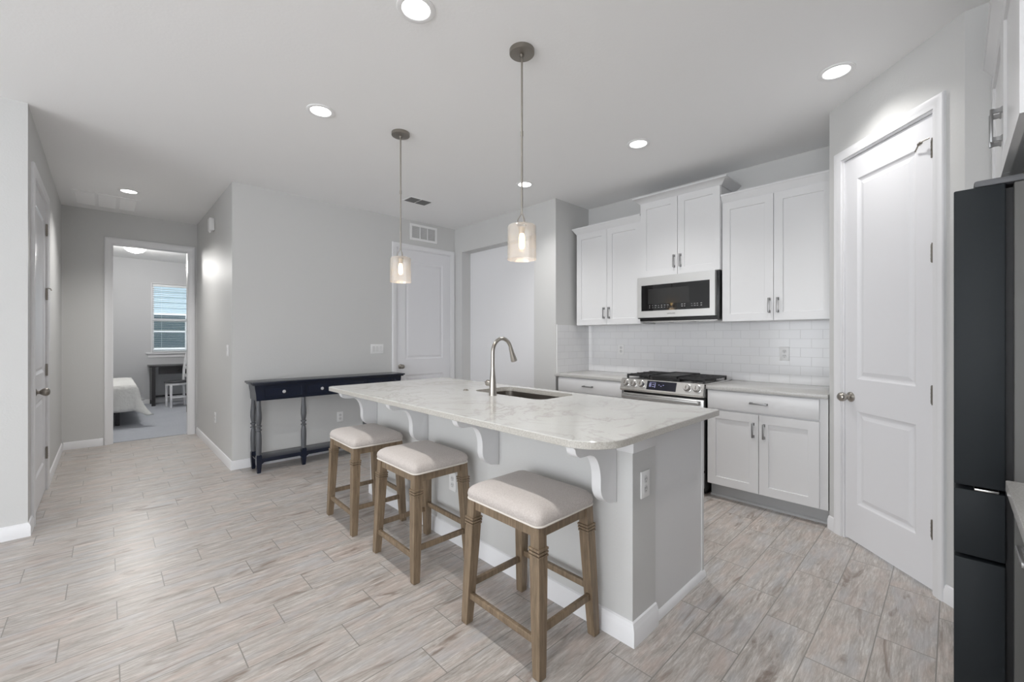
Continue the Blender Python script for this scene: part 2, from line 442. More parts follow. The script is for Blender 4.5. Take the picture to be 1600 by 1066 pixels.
# pantry: return, angled wall with door opening, side next to the fridge
pu = (PB - PA).normalized(); PL = (PB - PA).length
PT = FR(PA.x, PA.y, 0, pu.x, pu.y)
PD0, PD1, PDh = 0.120, 0.745, 2.44
mm = MB(); mm.box((PA.x, PA.y - WT, 0), (XK, PA.y, CEIL)); struct(mm.build('wall_pantry_return', M['wall']))
m = MB(PT); m.box((0.0, -0.12, 0), (PD0, 0, CEIL)); m.box((PD1, -0.12, 0), (PL, 0, CEIL)); m.box((PD0, -0.12, PDh), (PD1, 0, CEIL))
struct(m.build('wall_pantry', M['wall']))
m = MB(); m.prism([(PB.x, PB.y, 0), (PB.x + WT, PB.y - 0.03, 0), (PB.x + WT, YS, 0), (PB.x, YS, 0)], (0, 0, CEIL)); struct(m.build('wall_fridge', M['wall']))
m = MB(); m.box((0.22, YS - WT, 0), (PB.x + WT, YS, CEIL)); struct(m.build('wall_south', M['wall']))
m = MB(); m.box((0.10, -5.0, 0), (0.22, YS, CEIL)); struct(m.build('wall_living_east', M['wall']))
# unseen living room outer walls; large glazed openings invented to supply daylight
m = MB(); m.box((-5.0, -5.0, 0), (-4.88, -2.8, CEIL)); m.box((-5.0, 3.4, 0), (-4.88, YL, CEIL)); m.box((-5.0, -2.8, 2.45), (-4.88, 3.4, CEIL))
struct(m.build('wall_living_west', M['wall']))
m = MB(); m.box((-4.88, -5.0, 0), (-3.65, -4.88, CEIL)); m.box((-0.05, -5.0, 0), (0.10, -4.88, CEIL)); m.box((-3.65, -5.0, 2.45), (-0.05, -4.88, CEIL))
struct(m.build('wall_living_south', M['wall']))
# bedroom
W1a, W1b, W1z0, W1z1 = 0.655, 1.75, 1.00, 2.36
m = MB(); m.box((-3.0, 10.9, 0), (W1a, 11.02, CEIL)); m.box((W1b, 10.9, 0), (2.6, 11.02, CEIL)); m.box((W1a, 10.9, 0), (W1b, 11.02, W1z0)); m.box((W1a, 10.9, W1z1), (W1b, 11.02, CEIL))
struct(m.build('wall_bedroom_far', M['bed_wall']))
m = MB(); m.box((-3.0, YE + WT, 0), (-2.88, 10.9, CEIL)); struct(m.build('wall_bedroom_left', M['bed_wall']))
m = MB(); m.box((2.48, YE + WT, 0), (2.6, 10.9, CEIL)); struct(m.build('wall_bedroom_right', M['bed_wall']))
m = MB(); m.box((-2.88, YE, 0), (XL - WT, YE + WT, CEIL)); m.box((XH + WT, YE, 0), (2.48, YE + WT, CEIL)); struct(m.build('wall_bedroom_near', M['bed_wall']))

# baseboards: profile in (n, z)
BBP = [(0, 0), (0.014, 0), (0.014, 0.062), (0.010, 0.072), (0.008, 0.082), (0, 0.088)]
def baseboard(name, x0, y0, x1, y1, h=1.0, e0=0.0, e1=0.0, par=None):
    """face seen with u running from 0 to 1 left-to-right as the viewer sees it"""
    T = FR(x0, y0, 0, x1 - x0, y1 - y0); L = math.hypot(x1 - x0, y1 - y0)
    a = [(-e0 * (n / 0.014), n, z * h) for n, z in BBP]; b = [(L + e1 * (n / 0.014), n, z * h) for n, z in BBP]
    mb = MB(T); mb.loft([a, b]); return mb
S = 0.014
struct(baseboard('', -5.0, YL, XL, YL, e1=S).build('baseboard_left', M['trim']))
struct(baseboard('', XL, YL, XL, D1a - 0.108, e0=S).build('baseboard_left', M['trim']))
struct(baseboard('', XL, D1b + 0.073, XL, YE).build('baseboard_hall_left', M['trim']))
struct(baseboard('', XL + S, YE, O2a - 0.075, YE).build('baseboard_hall_end', M['trim']))
struct(baseboard('', XH, YE, XH, YB, e1=S).build('baseboard_hall_right', M['trim']))
struct(baseboard('', XH, YB, D3a - 0.06, YB, e0=S).build('baseboard_back', M['trim']))
struct(baseboard('', XC, YB, XC, NB).build('baseboard_alcove', M['trim']))
struct(baseboard('', XC, NA, XC, YC + 0.02).build('baseboard_alcove', M['trim']))
struct(baseboard('', PA.x - 0.003, PA.y, PA.x + 0.0, PA.y).build('baseboard_pantry', M['trim'])) if False else None
m = MB(PT); m.loft([[(0.0, n, z) for n, z in BBP], [(PD0 - 0.060, n, z) for n, z in BBP]]); struct(m.build('baseboard_pantry', M['trim']))
m = MB(PT); m.loft([[(PD1 + 0.060, n, z) for n, z in BBP], [(PL, n, z) for n, z in BBP]]); struct(m.build('baseboard_pantry', M['trim']))
struct(baseboard('', -2.88, 10.9, 2.48, 10.9).build('baseboard_bedroom', M['trim']))

# ------------------------------------------------------------------ doors
def knob_on(T, u, z, parent, name='door_knob', mat=None):
    k = MB(T); k.lathe([(0.031, 0), (0.031, 0.006), (0.024, 0.011), (0.012, 0.016), (0.011, 0.026), (0.016, 0.032), (0.0245, 0.042), (0.0285, 0.054), (0.0265, 0.067), (0.018, 0.076), (0.004, 0.079)], (u, 0, z), (0, 1, 0), 28)
    return k.build(name, mat or M['nickel'], parent)
def hinge_on(T, u, z, parent, w=0.016):
    h = MB(T); h.box((u - w, 0.0, z - 0.045), (u + w * 0.4, 0.004, z + 0.045))
    h.cyl((u, 0.006, z - 0.05), (u, 0.006, z + 0.05), 0.007, 10)
    for dz in (-0.03, -0.01, 0.01, 0.03): h.box((u - 0.0075, -0.0, z + dz - 0.0007), (u + 0.0075, 0.0138, z + dz + 0.0007))
    return h.build('hinge', M['nickel_dark'], parent)
def casing(T, a, b, zt, w, parent, name='casing', wl=None, wr=None, legs=True):
    """door casing frame as mitred profile around the opening a..b, top zt"""
    wl = w if wl is None else wl; wr = w if wr is None else wr
    prof = [(0.0, 0.0), (0.0, 0.011), (0.12, 0.014), (0.35, 0.014), (0.45, 0.017), (0.80, 0.019), (0.93, 0.017), (1.0, 0.012), (1.0, 0.0)]
    loops = []
    for corner in ((a, 0, -wl, 0), (a, zt, -wl, w), (b, zt, wr, w), (b, 0, wr, 0)):
        loops.append([(corner[0] + corner[2] * f, n, corner[1] + corner[3] * f) for f, n in prof])
    mb = MB(T); mb.loft(loops); return mb.build(name, M['trim'], parent)
DPROF = [(0.010, 0.006), (0.020, 0.009), (0.026, 0.009), (0.046, 0.003)]
def door_leaf(T, a, b, z0, z1, n0, thick, parent, rects):
    w = b - a; T2 = T @ Matrix.Translation((a, n0, z0)); h = z1 - z0
    mb = MB(T2); mb.panel(w, h, thick, rects, DPROF); return mb.build('door_leaf', M['door'], parent, angle=12)
def jamb(T, a, b, zt, depth, parent, t=0.018):
    mb = MB(T)
    mb.box((a, -depth, 0), (a + t, 0.0, zt)); mb.box((b - t, -depth, 0), (b, 0.0, zt)); mb.box((a + t, -depth, zt - t), (b - t, 0.0, zt))
    return mb.build('jamb', M['trim'], parent)

# pantry door (angled wall)
d = thing('door_1', (PT @ Vector((0.45, 0, 0))), kind='structure')
casing(PT, PD0 - 0.002, PD1 + 0.002, PDh, 0.057, d)
jamb(PT, PD0, PD1, PDh, 0.12, d, 0.012)
door_leaf(PT, PD0 + 0.014, PD1 - 0.014, 0.012, PDh - 0.015, -0.045, 0.037, d,
          [(0.098, 0.24, 0.499, 0.82), (0.098, 1.02, 0.499, 2.27)])
knob_on(PT @ Matrix.Translation((0, -0.008, 0)), PD0 + 0.062, 0.915, d)
for z in (0.32, 1.00, 1.72, 2.25): hinge_on(PT @ Matrix.Translation((0, -0.010, 0)), PD1 - 0.012, z, d)
st = MB(PT); st.tube([(PD1 - 0.014, 0.012, 2.300), (PD1 - 0.04, 0.016, 2.300), (PD1 - 0.06, 0.022, 2.292), (PD1 - 0.105, 0.002, 2.27)], 0.0035, 8); st.cyl((PD1 - 0.052, 0.019, 2.294), (PD1 - 0.068, 0.018, 2.290), 0.008, 10)
st.build('door_stop', M['nickel_dark'], d)

# back wall door
BT = FR(D3a, YB, 0, 1, 0); w3 = D3b - D3a
d = thing('door_2', (3.05, YB, 0), kind='structure')
casing(BT, 0.0, w3, D3h, 0.057, d)
jamb(BT, 0, w3, D3h, WT, d, 0.012)
door_leaf(BT, 0.014, w3 - 0.014, 0.012, D3h - 0.014, -0.04, 0.034, d, [(0.12, 0.24, w3 - 0.148, 0.80), (0.12, 1.0, w3 - 0.148, 2.27)])
knob_on(BT @ Matrix.Translation((0, -0.006, 0)), 0.062, 0.925, d, mat=M['nickel_dark'])

# hall side door (left)
LT = FR(XL, D1a, 0, 0, 1); w1 = D1b - D1a
d = thing('door_3', (XL, (D1a + D1b) / 2, 0), kind='structure')
casing(LT, 0.0, w1, D1h, 0.070, d, wl=0.105)
jamb(LT, 0, w1, D1h, WT, d, 0.012)
door_leaf(LT, 0.014, w1 - 0.014, 0.012, D1h - 0.014, -0.036, 0.034, d, [(0.12, 0.24, w1 - 0.148, 0.80), (0.12, 1.0, w1 - 0.148, 2.25)])
knob_on(LT @ Matrix.Translation((0, -0.002, 0)), 0.085, 0.90, d, mat=M['nickel_dark'])
for z in (0.32, 1.02, 1.66, 2.20): hinge_on(LT @ Matrix.Translation((0, 0.0, 0)), w1 - 0.012, z, d, 0.022)
st = MB(LT); st.tube([(w1 - 0.012, 0.012, 1.71), (w1 - 0.02, 0.03, 1.705), (w1 - 0.05, 0.035, 1.69)], 0.004, 8); st.build('door_stop', M['nickel_dark'], d)

# bedroom doorway, no leaf in view
ET = FR(O2a, YE, 0, 1, 0); w2 = O2b - O2a
d = thing('door_4', (0.43, YE, 0), kind='structure')
casing(ET, 0, w2, O2h, 0.068, d)
jamb(ET, 0, w2, O2h, WT, d, 0.012)
hj = MB(ET)
for z in (0.34, 2.22): hj.box((w2 - 0.0145, -0.105, z - 0.05), (w2 - 0.012, -0.07, z + 0.05))
hj.build('hinge', M['nickel_dark'], d)
jb = MB(); jb.box((0, 0, 0), (0.1, 0.1, 0.1)); jb.bm.free()

# invented living room glazing, unseen behind the camera, added to bring in daylight
for nm, T, w in (('added_window_2', FR(-4.94, -2.8, 0, 0, 1), 6.2), ('added_window_3', FR(-0.05, -4.94, 0, -1, 0), 3.6)):
    d = thing(nm, T @ Vector((w / 2, 0, 0)), kind='structure')
    fr = MB(T); n = round(w / 1.55)
    for i in range(n + 1): fr.box((max(0.0, i * w / n - 0.04), -0.03, 0), (min(w, i * w / n + 0.04), 0.03, 2.45))
    fr.box((0, -0.031, 0), (w, 0.031, 0.06)); fr.box((0, -0.031, 2.38), (w, 0.031, 2.45)); fr.build('window_frame', M['trim'], d)
    gp = MB(T); gp.box((0, -0.003, 0.06), (w, 0.003, 2.38)); gp.build('pane', M['pane'], d)

# bedroom window
WTf = FR(W1a, 10.9, 0, 1, 0); ww = W1b - W1a
d = thing('window_1', ((W1a + W1b) / 2, 10.9, W1z0), kind='structure')
f = MB(WTf)
for a, b in (((0, -0.10, W1z0), (0.035, -0.04, W1z1)), ((ww - 0.035, -0.10, W1z0), (ww, -0.04, W1z1)), ((0.035, -0.10, W1z0), (ww - 0.035, -0.04, W1z0 + 0.04)), ((0.035, -0.10, W1z1 - 0.04), (ww - 0.035, -0.04, W1z1)), ((0.035, -0.095, 1.62), (ww - 0.035, -0.045, 1.67))): f.box(a, b)
f.box((ww / 2 - 0.02, -0.09, W1z0 + 0.04), (ww / 2 - 0.008, -0.05, 1.62))
f.build('window_frame', M['trim'], d)
f = MB(WTf); f.box((-0.012, 0.0, W1z0), (0.002, 0.006, W1z1)); f.box((ww - 0.002, 0.0, W1z0), (ww + 0.012, 0.006, W1z1)); f.box((-0.012, 0.0, W1z1), (ww + 0.012, 0.006, W1z1 + 0.012)); f.build('casing', M['trim'], d)
f = MB(WTf); f.box((-0.09, -0.03, W1z0 - 0.03), (ww + 0.09, 0.045, W1z0), 0.005); f.box((-0.06, 0.0, W1z0 - 0.095), (ww + 0.06, 0.014, W1z0 - 0.03)); f.build('window_sill', M['trim'], d)
f = MB(WTf); f.box((0.035, -0.072, W1z0 + 0.04), (ww - 0.035, -0.066, W1z1 - 0.04)); f.build('pane', M['pane'], d)
bl = thing('window_blind', ((W1a + W1b) / 2, 10.93, W1z0), 'white horizontal slat blind hanging in the bedroom window', 'blind')
f = MB(WTf)
z = W1z0 + 0.05
while z < W1z1 - 0.07:
    f.prism([(0.012, -0.034, z), (0.012, -0.004, z + 0.004), (0.012, -0.004, z + 0.0065), (0.012, -0.034, z + 0.0025)], (ww - 0.024, 0, 0)); z += 0.0365
sl = f.build('slats', M['blind'], bl)
f = MB(WTf); f.box((0.01, -0.036, W1z1 - 0.055), (ww - 0.01, -0.002, W1z1 - 0.008), 0.003); f.build('head_rail', M['blind'], bl)
f = MB(WTf); f.box((0.012, -0.034, W1z0 + 0.012), (ww - 0.012, -0.004, W1z0 + 0.03), 0.003); f.build('bottom_rail', M['blind'], bl)
f = MB(WTf)
for u in (0.15, ww / 2, ww - 0.15): f.cyl((u, -0.019, W1z0 + 0.02), (u, -0.019, W1z1 - 0.03), 0.0015, 6)
f.build('cords', M['blind'], bl)

# outside the bedroom window
m = MB(); m.box((-12, 11.1, -0.35), (16, 40, -0.25)); struct(m.build('ground', M['grass']))
nh = thing('neighbour_house', (2.0, 15.5, -0.25), 'pale blue house with horizontal siding seen through the bedroom blind', 'house')
f = MB()
f.box((-3.0, 15.6, -0.25), (7.0, 20.0, 3.1))
for i in range(22): f.prism([(-3.0, 15.6, -0.25 + i * 0.15), (-3.0, 15.57, -0.25 + i * 0.15), (-3.0, 15.6, -0.11 + i * 0.15)], (10, 0, 0))
f.build('wall', M['siding'], nh)
f = MB(); f.prism([(-3.4, 15.1, 3.1), (-3.4, 20.5, 3.1), (-3.4, 17.8, 4.6)], (10.8, 0, 0)); f.build('roof', M['roof'], nh)
for x0 in (0.75, 3.2):
    f = MB(); f.box((x0, 15.52, 0.95), (x0 + 1.0, 15.56, 2.0)); wf = f.build('window', M['trim'], nh)
    f = MB(); f.box((x0 + 0.07, 15.505, 1.02), (x0 + 0.93, 15.525, 1.45)); f.box((x0 + 0.07, 15.505, 1.5), (x0 + 0.93, 15.525, 1.93)); f.build('pane', M['far_glass'], wf)
f = MB()
for i in range(240):
    x = random.uniform(0.0, 4.0); y = random.uniform(14.6, 15.2); zz = random.uniform(-0.2, 0.88)
    f.lathe([(0.02, -0.06), (0.09, -0.03), (0.10, 0.03), (0.03, 0.07)], (x, y, zz), (random.uniform(-1, 1), random.uniform(-1, 1), 1), 7)
tag(f.build('hedge', M['leaf']), 'low yellowish green hedge in front of the pale blue house outside', 'hedge')

# ------------------------------------------------------------------ kitchen cabinets
SH = [(0.0015, 0.008), (0.004, 0.009)]
KT = lambda y: FR(XK, y, 0, 0, -1)       # u runs towards -Y, n out of the kitchen wall
def pull(T, u, z, L, vertical, parent, n0):
    p = MB(T)
    if vertical:
        p.box((u - 0.006, n0 + 0.022, z - L/2), (u + 0.006, n0 + 0.030, z + L/2), 0.002)
        for s_ in (-1, 1):
            zc = z + s_ * (L/2 - 0.009); p.loft([[(u - a, n0 + n, zc - b), (u + a, n0 + n, zc - b), (u + a, n0 + n, zc + b), (u - a, n0 + n, zc + b)] for a, b, n in ((0.008, 0.011, 0.0), (0.005, 0.007, 0.006), (0.005, 0.007, 0.018), (0.006, 0.009, 0.024))])
    else:
        p.box((u - L/2, n0 + 0.022, z - 0.006), (u + L/2, n0 + 0.030, z + 0.006), 0.002)
        for s_ in (-1, 1):
            uc = u + s_ * (L/2 - 0.009); p.loft([[(uc - b, n0 + n, z - a), (uc + b, n0 + n, z - a), (uc + b, n0 + n, z + a), (uc - b, n0 + n, z + a)] for a, b, n in ((0.008, 0.011, 0.0), (0.005, 0.007, 0.006), (0.005, 0.007, 0.018), (0.006, 0.009, 0.024))])
    return p.build('handle', M['pull'], parent)
def shaker_door(T, a, b, z0, z1, n0, parent, hs=None, L=0.118, stile=0.062, name='door', mat=None):
    """hs = (u, z) of a vertical pull"""
    w, h = b - a, z1 - z0
    mb = MB(T @ Matrix.Translation((a, n0, z0))); mb.panel(w, h, 0.019, [(stile, stile, w - stile, h - stile)], SH)
    o = mb.build(name, mat or M['cabinet'], parent, angle=12)
    if hs: pull(T, hs[0], hs[1], L, True, o, n0 + 0.019)
    return o
def drawer(T, a, b, z0, z1, n0, parent, L=0.118):
    mb = MB(T @ Matrix.Translation((a, n0, z0))); mb.box((0, 0, 0), (b - a, 0.019, z1 - z0), 0.0015)
    o = mb.build('drawer', M['cabinet'], parent); pull(T, (a + b) / 2, (z0 + z1) / 2, L, False, o, n0 + 0.019); return o
def crown(T, w, n0, nf, z0, h, out, parent, left=True, right=True):
    prof = [(0.0, 0.0), (0.10, 0.0), (0.14, 0.06), (0.90, 0.78), (1.0, 0.80), (1.0, 1.0), (0.0, 1.0)]
    el = 1 if left else 0; er = 1 if right else 0
    rings = []
    for cu, cn, su, sn in ((0, n0, -el, 0), (0, nf, -el, 1), (w, nf, er, 1), (w, n0, er, 0)):
        rings.append([(cu + su * o_ * out, cn + sn * o_ * out, z0 + z * h) for o_, z in prof])
    mb = MB(T); mb.loft(rings); mb.box((0, n0, z0 + h - 0.008), (w, nf, z0 + h - 0.001)); return mb.build('crown_moulding', M['cabinet'], parent)

def upper(y0, w, depth, z0, z1, ch, cout, label, pz, pu_off, L=0.118, left=True, right=True):
    T = KT(y0); t = thing('wall_cabinet', (XK - depth / 2, y0 - w / 2, z0), label, 'cabinet', None)
    c = MB(T); c.box((0.001, 0.002, z0), (w - 0.001, depth - 0.02, z1)); c.build('body', M['cabinet'], t)
    g = 0.0018
    shaker_door(T, g + 0.003, w / 2 - g, z0 + 0.002, z1 - 0.012, depth - 0.02, t, (w / 2 - pu_off, pz), L)
    shaker_door(T, w / 2 + g, w - g - 0.003, z0 + 0.002, z1 - 0.012, depth - 0.02, t, (w / 2 + pu_off, pz), L)
    crown(T, w, 0.002, depth - 0.018, z1 - 0.012, ch, cout, t, left, right)
    return t
upper(2.96, 0.805, 0.30, 1.43, 2.462, 0.072, 0.045, 'white two-door wall cabinet left of the microwave', 1.555, 0.032, left=True, right=False)
upper(2.154, 0.762, 0.325, 1.880, 2.622, 0.060, 0.062, 'shorter, higher white wall cabinet above the microwave', 2.005, 0.030)
upper(1.391, 0.790, 0.30, 1.43, 2.462, 0.072, 0.045, 'white two-door wall cabinet right of the microwave', 1.552, 0.030, left=False, right=False)

def base_cab(y0, w, label, doors=True, cab_end=None):
    T = KT(y0); t = thing('base_cabinet', (XK - 0.3, y0 - w / 2, 0), label, 'cabinet')
    c = MB(T); c.box((0.0, 0.03, 0.114), (w, 0.612, 0.874)); c.build('body', M['cabinet'], t)
    k = MB(T); k.box((0.0, 0.03, 0.0), (w, 0.535, 0.113)); k.build('toe_kick', M['toe'], t)
    k = MB(T); k.loft([[(u, 0.536 + n, z) for n, z in ((0, 0), (0.016, 0), (0.015, 0.008), (0.009, 0.015), (0, 0.018))] for u in (0.0, w)]); k.build('shoe_moulding', M['toe'], t)
    a, b = 0.006, (cab_end or w) - 0.006
    drawer(T, a, b, 0.726, 0.866, 0.612, t)
    mid = (a + b) / 2
    shaker_door(T, a, mid - 0.0018, 0.122, 0.712, 0.612, t, (mid - 0.036, 0.594), 0.110)
    shaker_door(T, mid + 0.0018, b, 0.122, 0.712, 0.612, t, (mid + 0.036, 0.594), 0.110)
    return t
base_cab(2.955, 0.793, 'white base cabinet left of the range, mostly hidden behind the island')
base_cab(1.386, 0.797, 'white base cabinet with drawer and two doors right of the range', cab_end=0.755)

def slab(name, a, b, label, bev=0.003):
    o = bx(a, b, bev).build(name, M['grey_quartz']); tag(o, label, 'countertop'); return o
slab('countertop', (3.512, 2.161, 0.875), (XK - 0.011, YC - 0.011, 0.905), 'short grey quartz countertop left of the range')
slab('countertop', (3.512, 0.588, 0.875), (XK - 0.011, 1.392, 0.905), 'grey quartz countertop right of the range beside the angled door')
# backsplash
m = bx((XK - 0.010, PA.y, 0.905), (XK, YC, 1.43)); m.box((XK - 0.010, 1.395, 1.43), (XK, 2.155, 1.47)); struct(m.build('trim_1', M['subway']))
struct(bx((XC + 0.02, YC - 0.010, 0.905), (XK - 0.010, YC, 1.432)).build('trim_2', M['subway']))
struct(bx((XC + 0.008, YC - 0.011, 0.905), (XC + 0.02, YC, 1.437)).build('trim_3', M['plastic']))

# ------------------------------------------------------------------ outlets, switches
def outlet(T, u, z, label, group='white duplex outlets'):
    t = thing('wall_outlet', T @ Vector((u, 0, z - 0.058)), label, 'outlet', group)
    MB(T).box((u - 0.036, 0.0, z - 0.058), (u + 0.036, 0.006, z + 0.058), 0.002).build('plate', M['plastic'], t)
    for dz in (-0.02, 0.02):
        k = MB(T); k.lathe([(0.017, 0.0058), (0.017, 0.0072)], (u, 0, z + dz), (0, 1, 0), 20); s_ = k.build('socket', M['socket'], t)
        k = MB(T)
        for du in (-0.006, 0.006): k.box((u + du - 0.0011, 0.007, z + dz - 0.001), (u + du + 0.0011, 0.0076, z + dz + 0.009))
        k.box((u - 0.002, 0.007, z + dz - 0.010), (u + 0.002, 0.0076, z + dz - 0.006)); k.build('slots', M['slot'], s_)
    return t
def switch(T, u, z, n, label, group=None):
    w = 0.036 + 0.046 * (n - 1) / 2 + 0.0
    t = thing('light_switch', T @ Vector((u, 0, z - 0.058)), label, 'light switch', group)
    MB(T).box((u - w, 0.0, z - 0.058), (u + w, 0.006, z + 0.058), 0.002).build('plate', M['plastic'], t)
    for i in range(n):
        c = u + (i - (n - 1) / 2) * 0.046; k = MB(T); k.prism([(c - 0.0165, 0.006, z - 0.033), (c - 0.0165, 0.011, z - 0.033), (c - 0.0165, 0.0075, z + 0.033), (c - 0.0165, 0.006, z + 0.033)], (0.033, 0, 0)); k.build('rocker', M['socket'], t)
    return t
TB = FR(0, YB, 0, 1, 0)
KTb = FR(XK - 0.010, 0, 0, 0, -1)
outlet(TB, 1.94, 0.385, 'white outlet low on the wall under the navy console table')
outlet(KTb, -2.56, 1.16, 'white outlet on the tiled wall left of the range')
outlet(KTb, -0.99, 1.155, 'white outlet on the tiled wall right of the range')
TH = FR(XH, 0, 0, 0, -1)
outlet(TH, -5.73, 0.395, 'small outlet low on the hall side wall')
switch(TH, -5.07, 1.16, 1, 'single white light switch on the hall side wall near the corner')
switch(TB, 2.39, 1.155, 3, 'white three-gang light switch on the wall above the navy console table')
s_ = MB(TH); s_.box((-5.86, 0, 2.50), (-5.76, 0.055, 2.64), 0.012); s_.prism([(-5.84, 0.02, 2.50), (-5.84, 0.055, 2.50), (-5.84, 0.04, 2.475)], (0.06, 0, 0))
tag(s_.build('motion_sensor', M['plastic']), 'small white motion sensor high on the hall side wall', 'sensor')

# ------------------------------------------------------------------ microwave
t = thing('microwave', (3.96, 1.775, 1.45), 'stainless over-range microwave with black glass door', 'microwave')
T = KT(2.152); W = 0.756
MB(T).box((0.004, 0.012, 1.452), (W - 0.004, 0.335, 1.876), 0.003).build('body', M['black'], t)
f = MB(T); z0, z1 = 1.484, 1.874
f.panel_T = None
f = MB(T @ Matrix.Translation((0.0, 0.337, z0))); f.panel(W - 0.022, z1 - z0, 0.044, [(0.042, 0.062, W - 0.022 - 0.042, z1 - z0 - 0.078)], [(0.001, 0.003)]); dr = f.build('door', M['steel_light'], t, angle=12)
MB(T).box((0.044, 0.3775, z0 + 0.064), (W - 0.066, 0.3788, z1 - 0.080)).build('window', M['black_glass'], dr)
MB(T).box((0.115, 0.3788, z0 + 0.128), (W - 0.245, 0.3792, z1 - 0.118)).build('oven_mesh', M['micro_mesh'], dr)
MB(T).box((0.0, 0.337, 1.476), (W - 0.022, 0.374, z0 - 0.001), 0.003).build('door_underside', M['black'], dr)
f = MB(T)
random.seed(3)
for i, u in enumerate([0.125 + 0.03 * j for j in range(7)] + [0.44 + 0.025 * j for j in range(2)] + [0.53, 0.555, 0.58, 0.612]):
    for z in (z0 + 0.092, z0 + 0.110): f.box((u, 0.3788, z), (u + random.uniform(0.008, 0.016), 0.3793, z + random.uniform(0.0025, 0.006)))
f.build('control_icons', M['icons'], dr)
f = MB(T); f.box((0.03, 0.06, 1.444), (W - 0.03, 0.30, 1.453))
for i in range(3): f.box((0.08 + i * 0.22, 0.10, 1.440), (0.24 + i * 0.22, 0.22, 1.445))
f.build('vent_filter', M['steel'], t)
cu = bpy.data.curves.new('logo', 'FONT'); cu.body = 'SAMSUNG'; cu.size = 0.017; cu.align_x = 'CENTER'; cu.align_y = 'CENTER'; cu.extrude = 0.0003
to = bpy.data.objects.new('logo_text', cu); COL.objects.link(to)
bpy.context.view_layer.update()
me = bpy.data.meshes.new_from_object(to.evaluated_get(bpy.context.evaluated_depsgraph_get())); bpy.data.objects.remove(to)
wl = Matrix.Translation(Vector((XK - 0.382, 2.152 - 0.345, z0 + 0.032)) - BASE[t.name]) @ Matrix(((0, 0, -1, 0), (-1, 0, 0, 0), (0, 1, 0, 0), (0, 0, 0, 1)))
me.transform(wl); me.materials.clear(); me.materials.append(M['vent_dark'])
lo = bpy.data.objects.new('logo', me); COL.objects.link(lo); lo.parent = dr; BASE[lo.name] = BASE[t.name]

# ------------------------------------------------------------------ range
t = thing('gas_range', (3.82, 1.775, 0), 'stainless slide-in gas range with black grates', 'range')
T = KT(2.153); W = 0.757
MB(T).box((0.002, 0.03, 0.04), (W - 0.002, 0.625, 0.895)).build('body', M['black'], t)
MB(T).box((0.0, 0.03, 0.895), (W, 0.655, 0.915), 0.003).build('cooktop', M['steel'], t)
f = MB(T); f.prism([(0, 0.600, 0.897), (0, 0.648, 0.915), (0, 0.656, 0.912), (0, 0.690, 0.820), (0, 0.683, 0.806), (0, 0.600, 0.800)], (W, 0, 0)); cp = f.build('control_panel', M['steel'], t, angle=25)
def on_panel(u, s):      # point on the sloped control face, s 0 bottom..1 top
    return Vector((u, 0.690 - 0.034 * s, 0.820 + 0.092 * s))
nrm = Vector((0, 0.092, 0.034)).normalized()
for u in (0.058, 0.135, 0.214, 0.628, 0.708):
    c = on_panel(u, 0.56)
    k = MB(T); k.lathe([(0.034, -0.002), (0.034, 0.005), (0.029, 0.007), (0.0265, 0.011), (0.026, 0.036), (0.023, 0.041), (0.003, 0.042)], c, nrm, 24); kb = k.build('knob', M['steel'], t)
    k = MB(T); k.loft([[c + Vector((sx * 0.003, 0, 0)) + nrm * nn + Vector((0, -0.34, 0.94)) * sz * 0.014 for sx, sz in ((-1, -1), (1, -1), (1, 1), (-1, 1))] for nn in (0.041, 0.045)]); k.build('pointer', M['nickel_dark'], kb)
def panel_patch(u0, u1, s0, s1, th, mat, name, par):
    k = MB(T); k.loft([[on_panel(u, s) + nrm * nn for u, s in ((u0, s0), (u1, s0), (u1, s1), (u0, s1))] for nn in (-0.001, th)]); return k.build(name, mat, par)
dp = panel_patch(0.262, 0.530, 0.14, 0.95, 0.0012, M['display'], 'display', t)
f = MB(T)
for u0, u1, s0, s1 in ((0.285, 0.292, 0.4, 0.75), (0.297, 0.303, 0.4, 0.75), (0.312, 0.33, 0.42, 0.47), (0.312, 0.33, 0.62, 0.67), (0.336, 0.342, 0.35, 0.75), (0.285, 0.345, 0.80, 0.83), (0.37, 0.38, 0.6, 0.65), (0.39, 0.40, 0.5, 0.56), (0.41, 0.42, 0.6, 0.65)):
    f.loft([[on_panel(u, s) + nrm * nn for u, s in ((u0, s0), (u1, s0), (u1, s1), (u0, s1))] for nn in (0.0011, 0.0016)])
f.build('display_digits', M['digits'], dp)
f = MB(T); f.box((0.006, 0.600, 0.205), (W - 0.006, 0.655, 0.785), 0.006); dr = f.build('oven_door', M['steel'], t)
MB(T).box((0.10, 0.655, 0.30), (W - 0.10, 0.6565, 0.64)).build('window', M['black_glass'], dr)
f = MB(T); f.box((0.028, 0.695, 0.742), (W - 0.028, 0.712, 0.774), 0.006); f.box((0.028, 0.655, 0.744), (0.062, 0.70, 0.772), 0.004); f.box((W - 0.062, 0.655, 0.744), (W - 0.028, 0.70, 0.772), 0.004); f.build('handle', M['steel'], dr)
f = MB(T); f.box((0.006, 0.600, 0.060), (W - 0.006, 0.652, 0.192), 0.006); f.build('drawer', M['steel'], t)
MB(T).box((0.02, 0.10, 0.0), (W - 0.02, 0.57, 0.042)).build('base', M['black'], t)
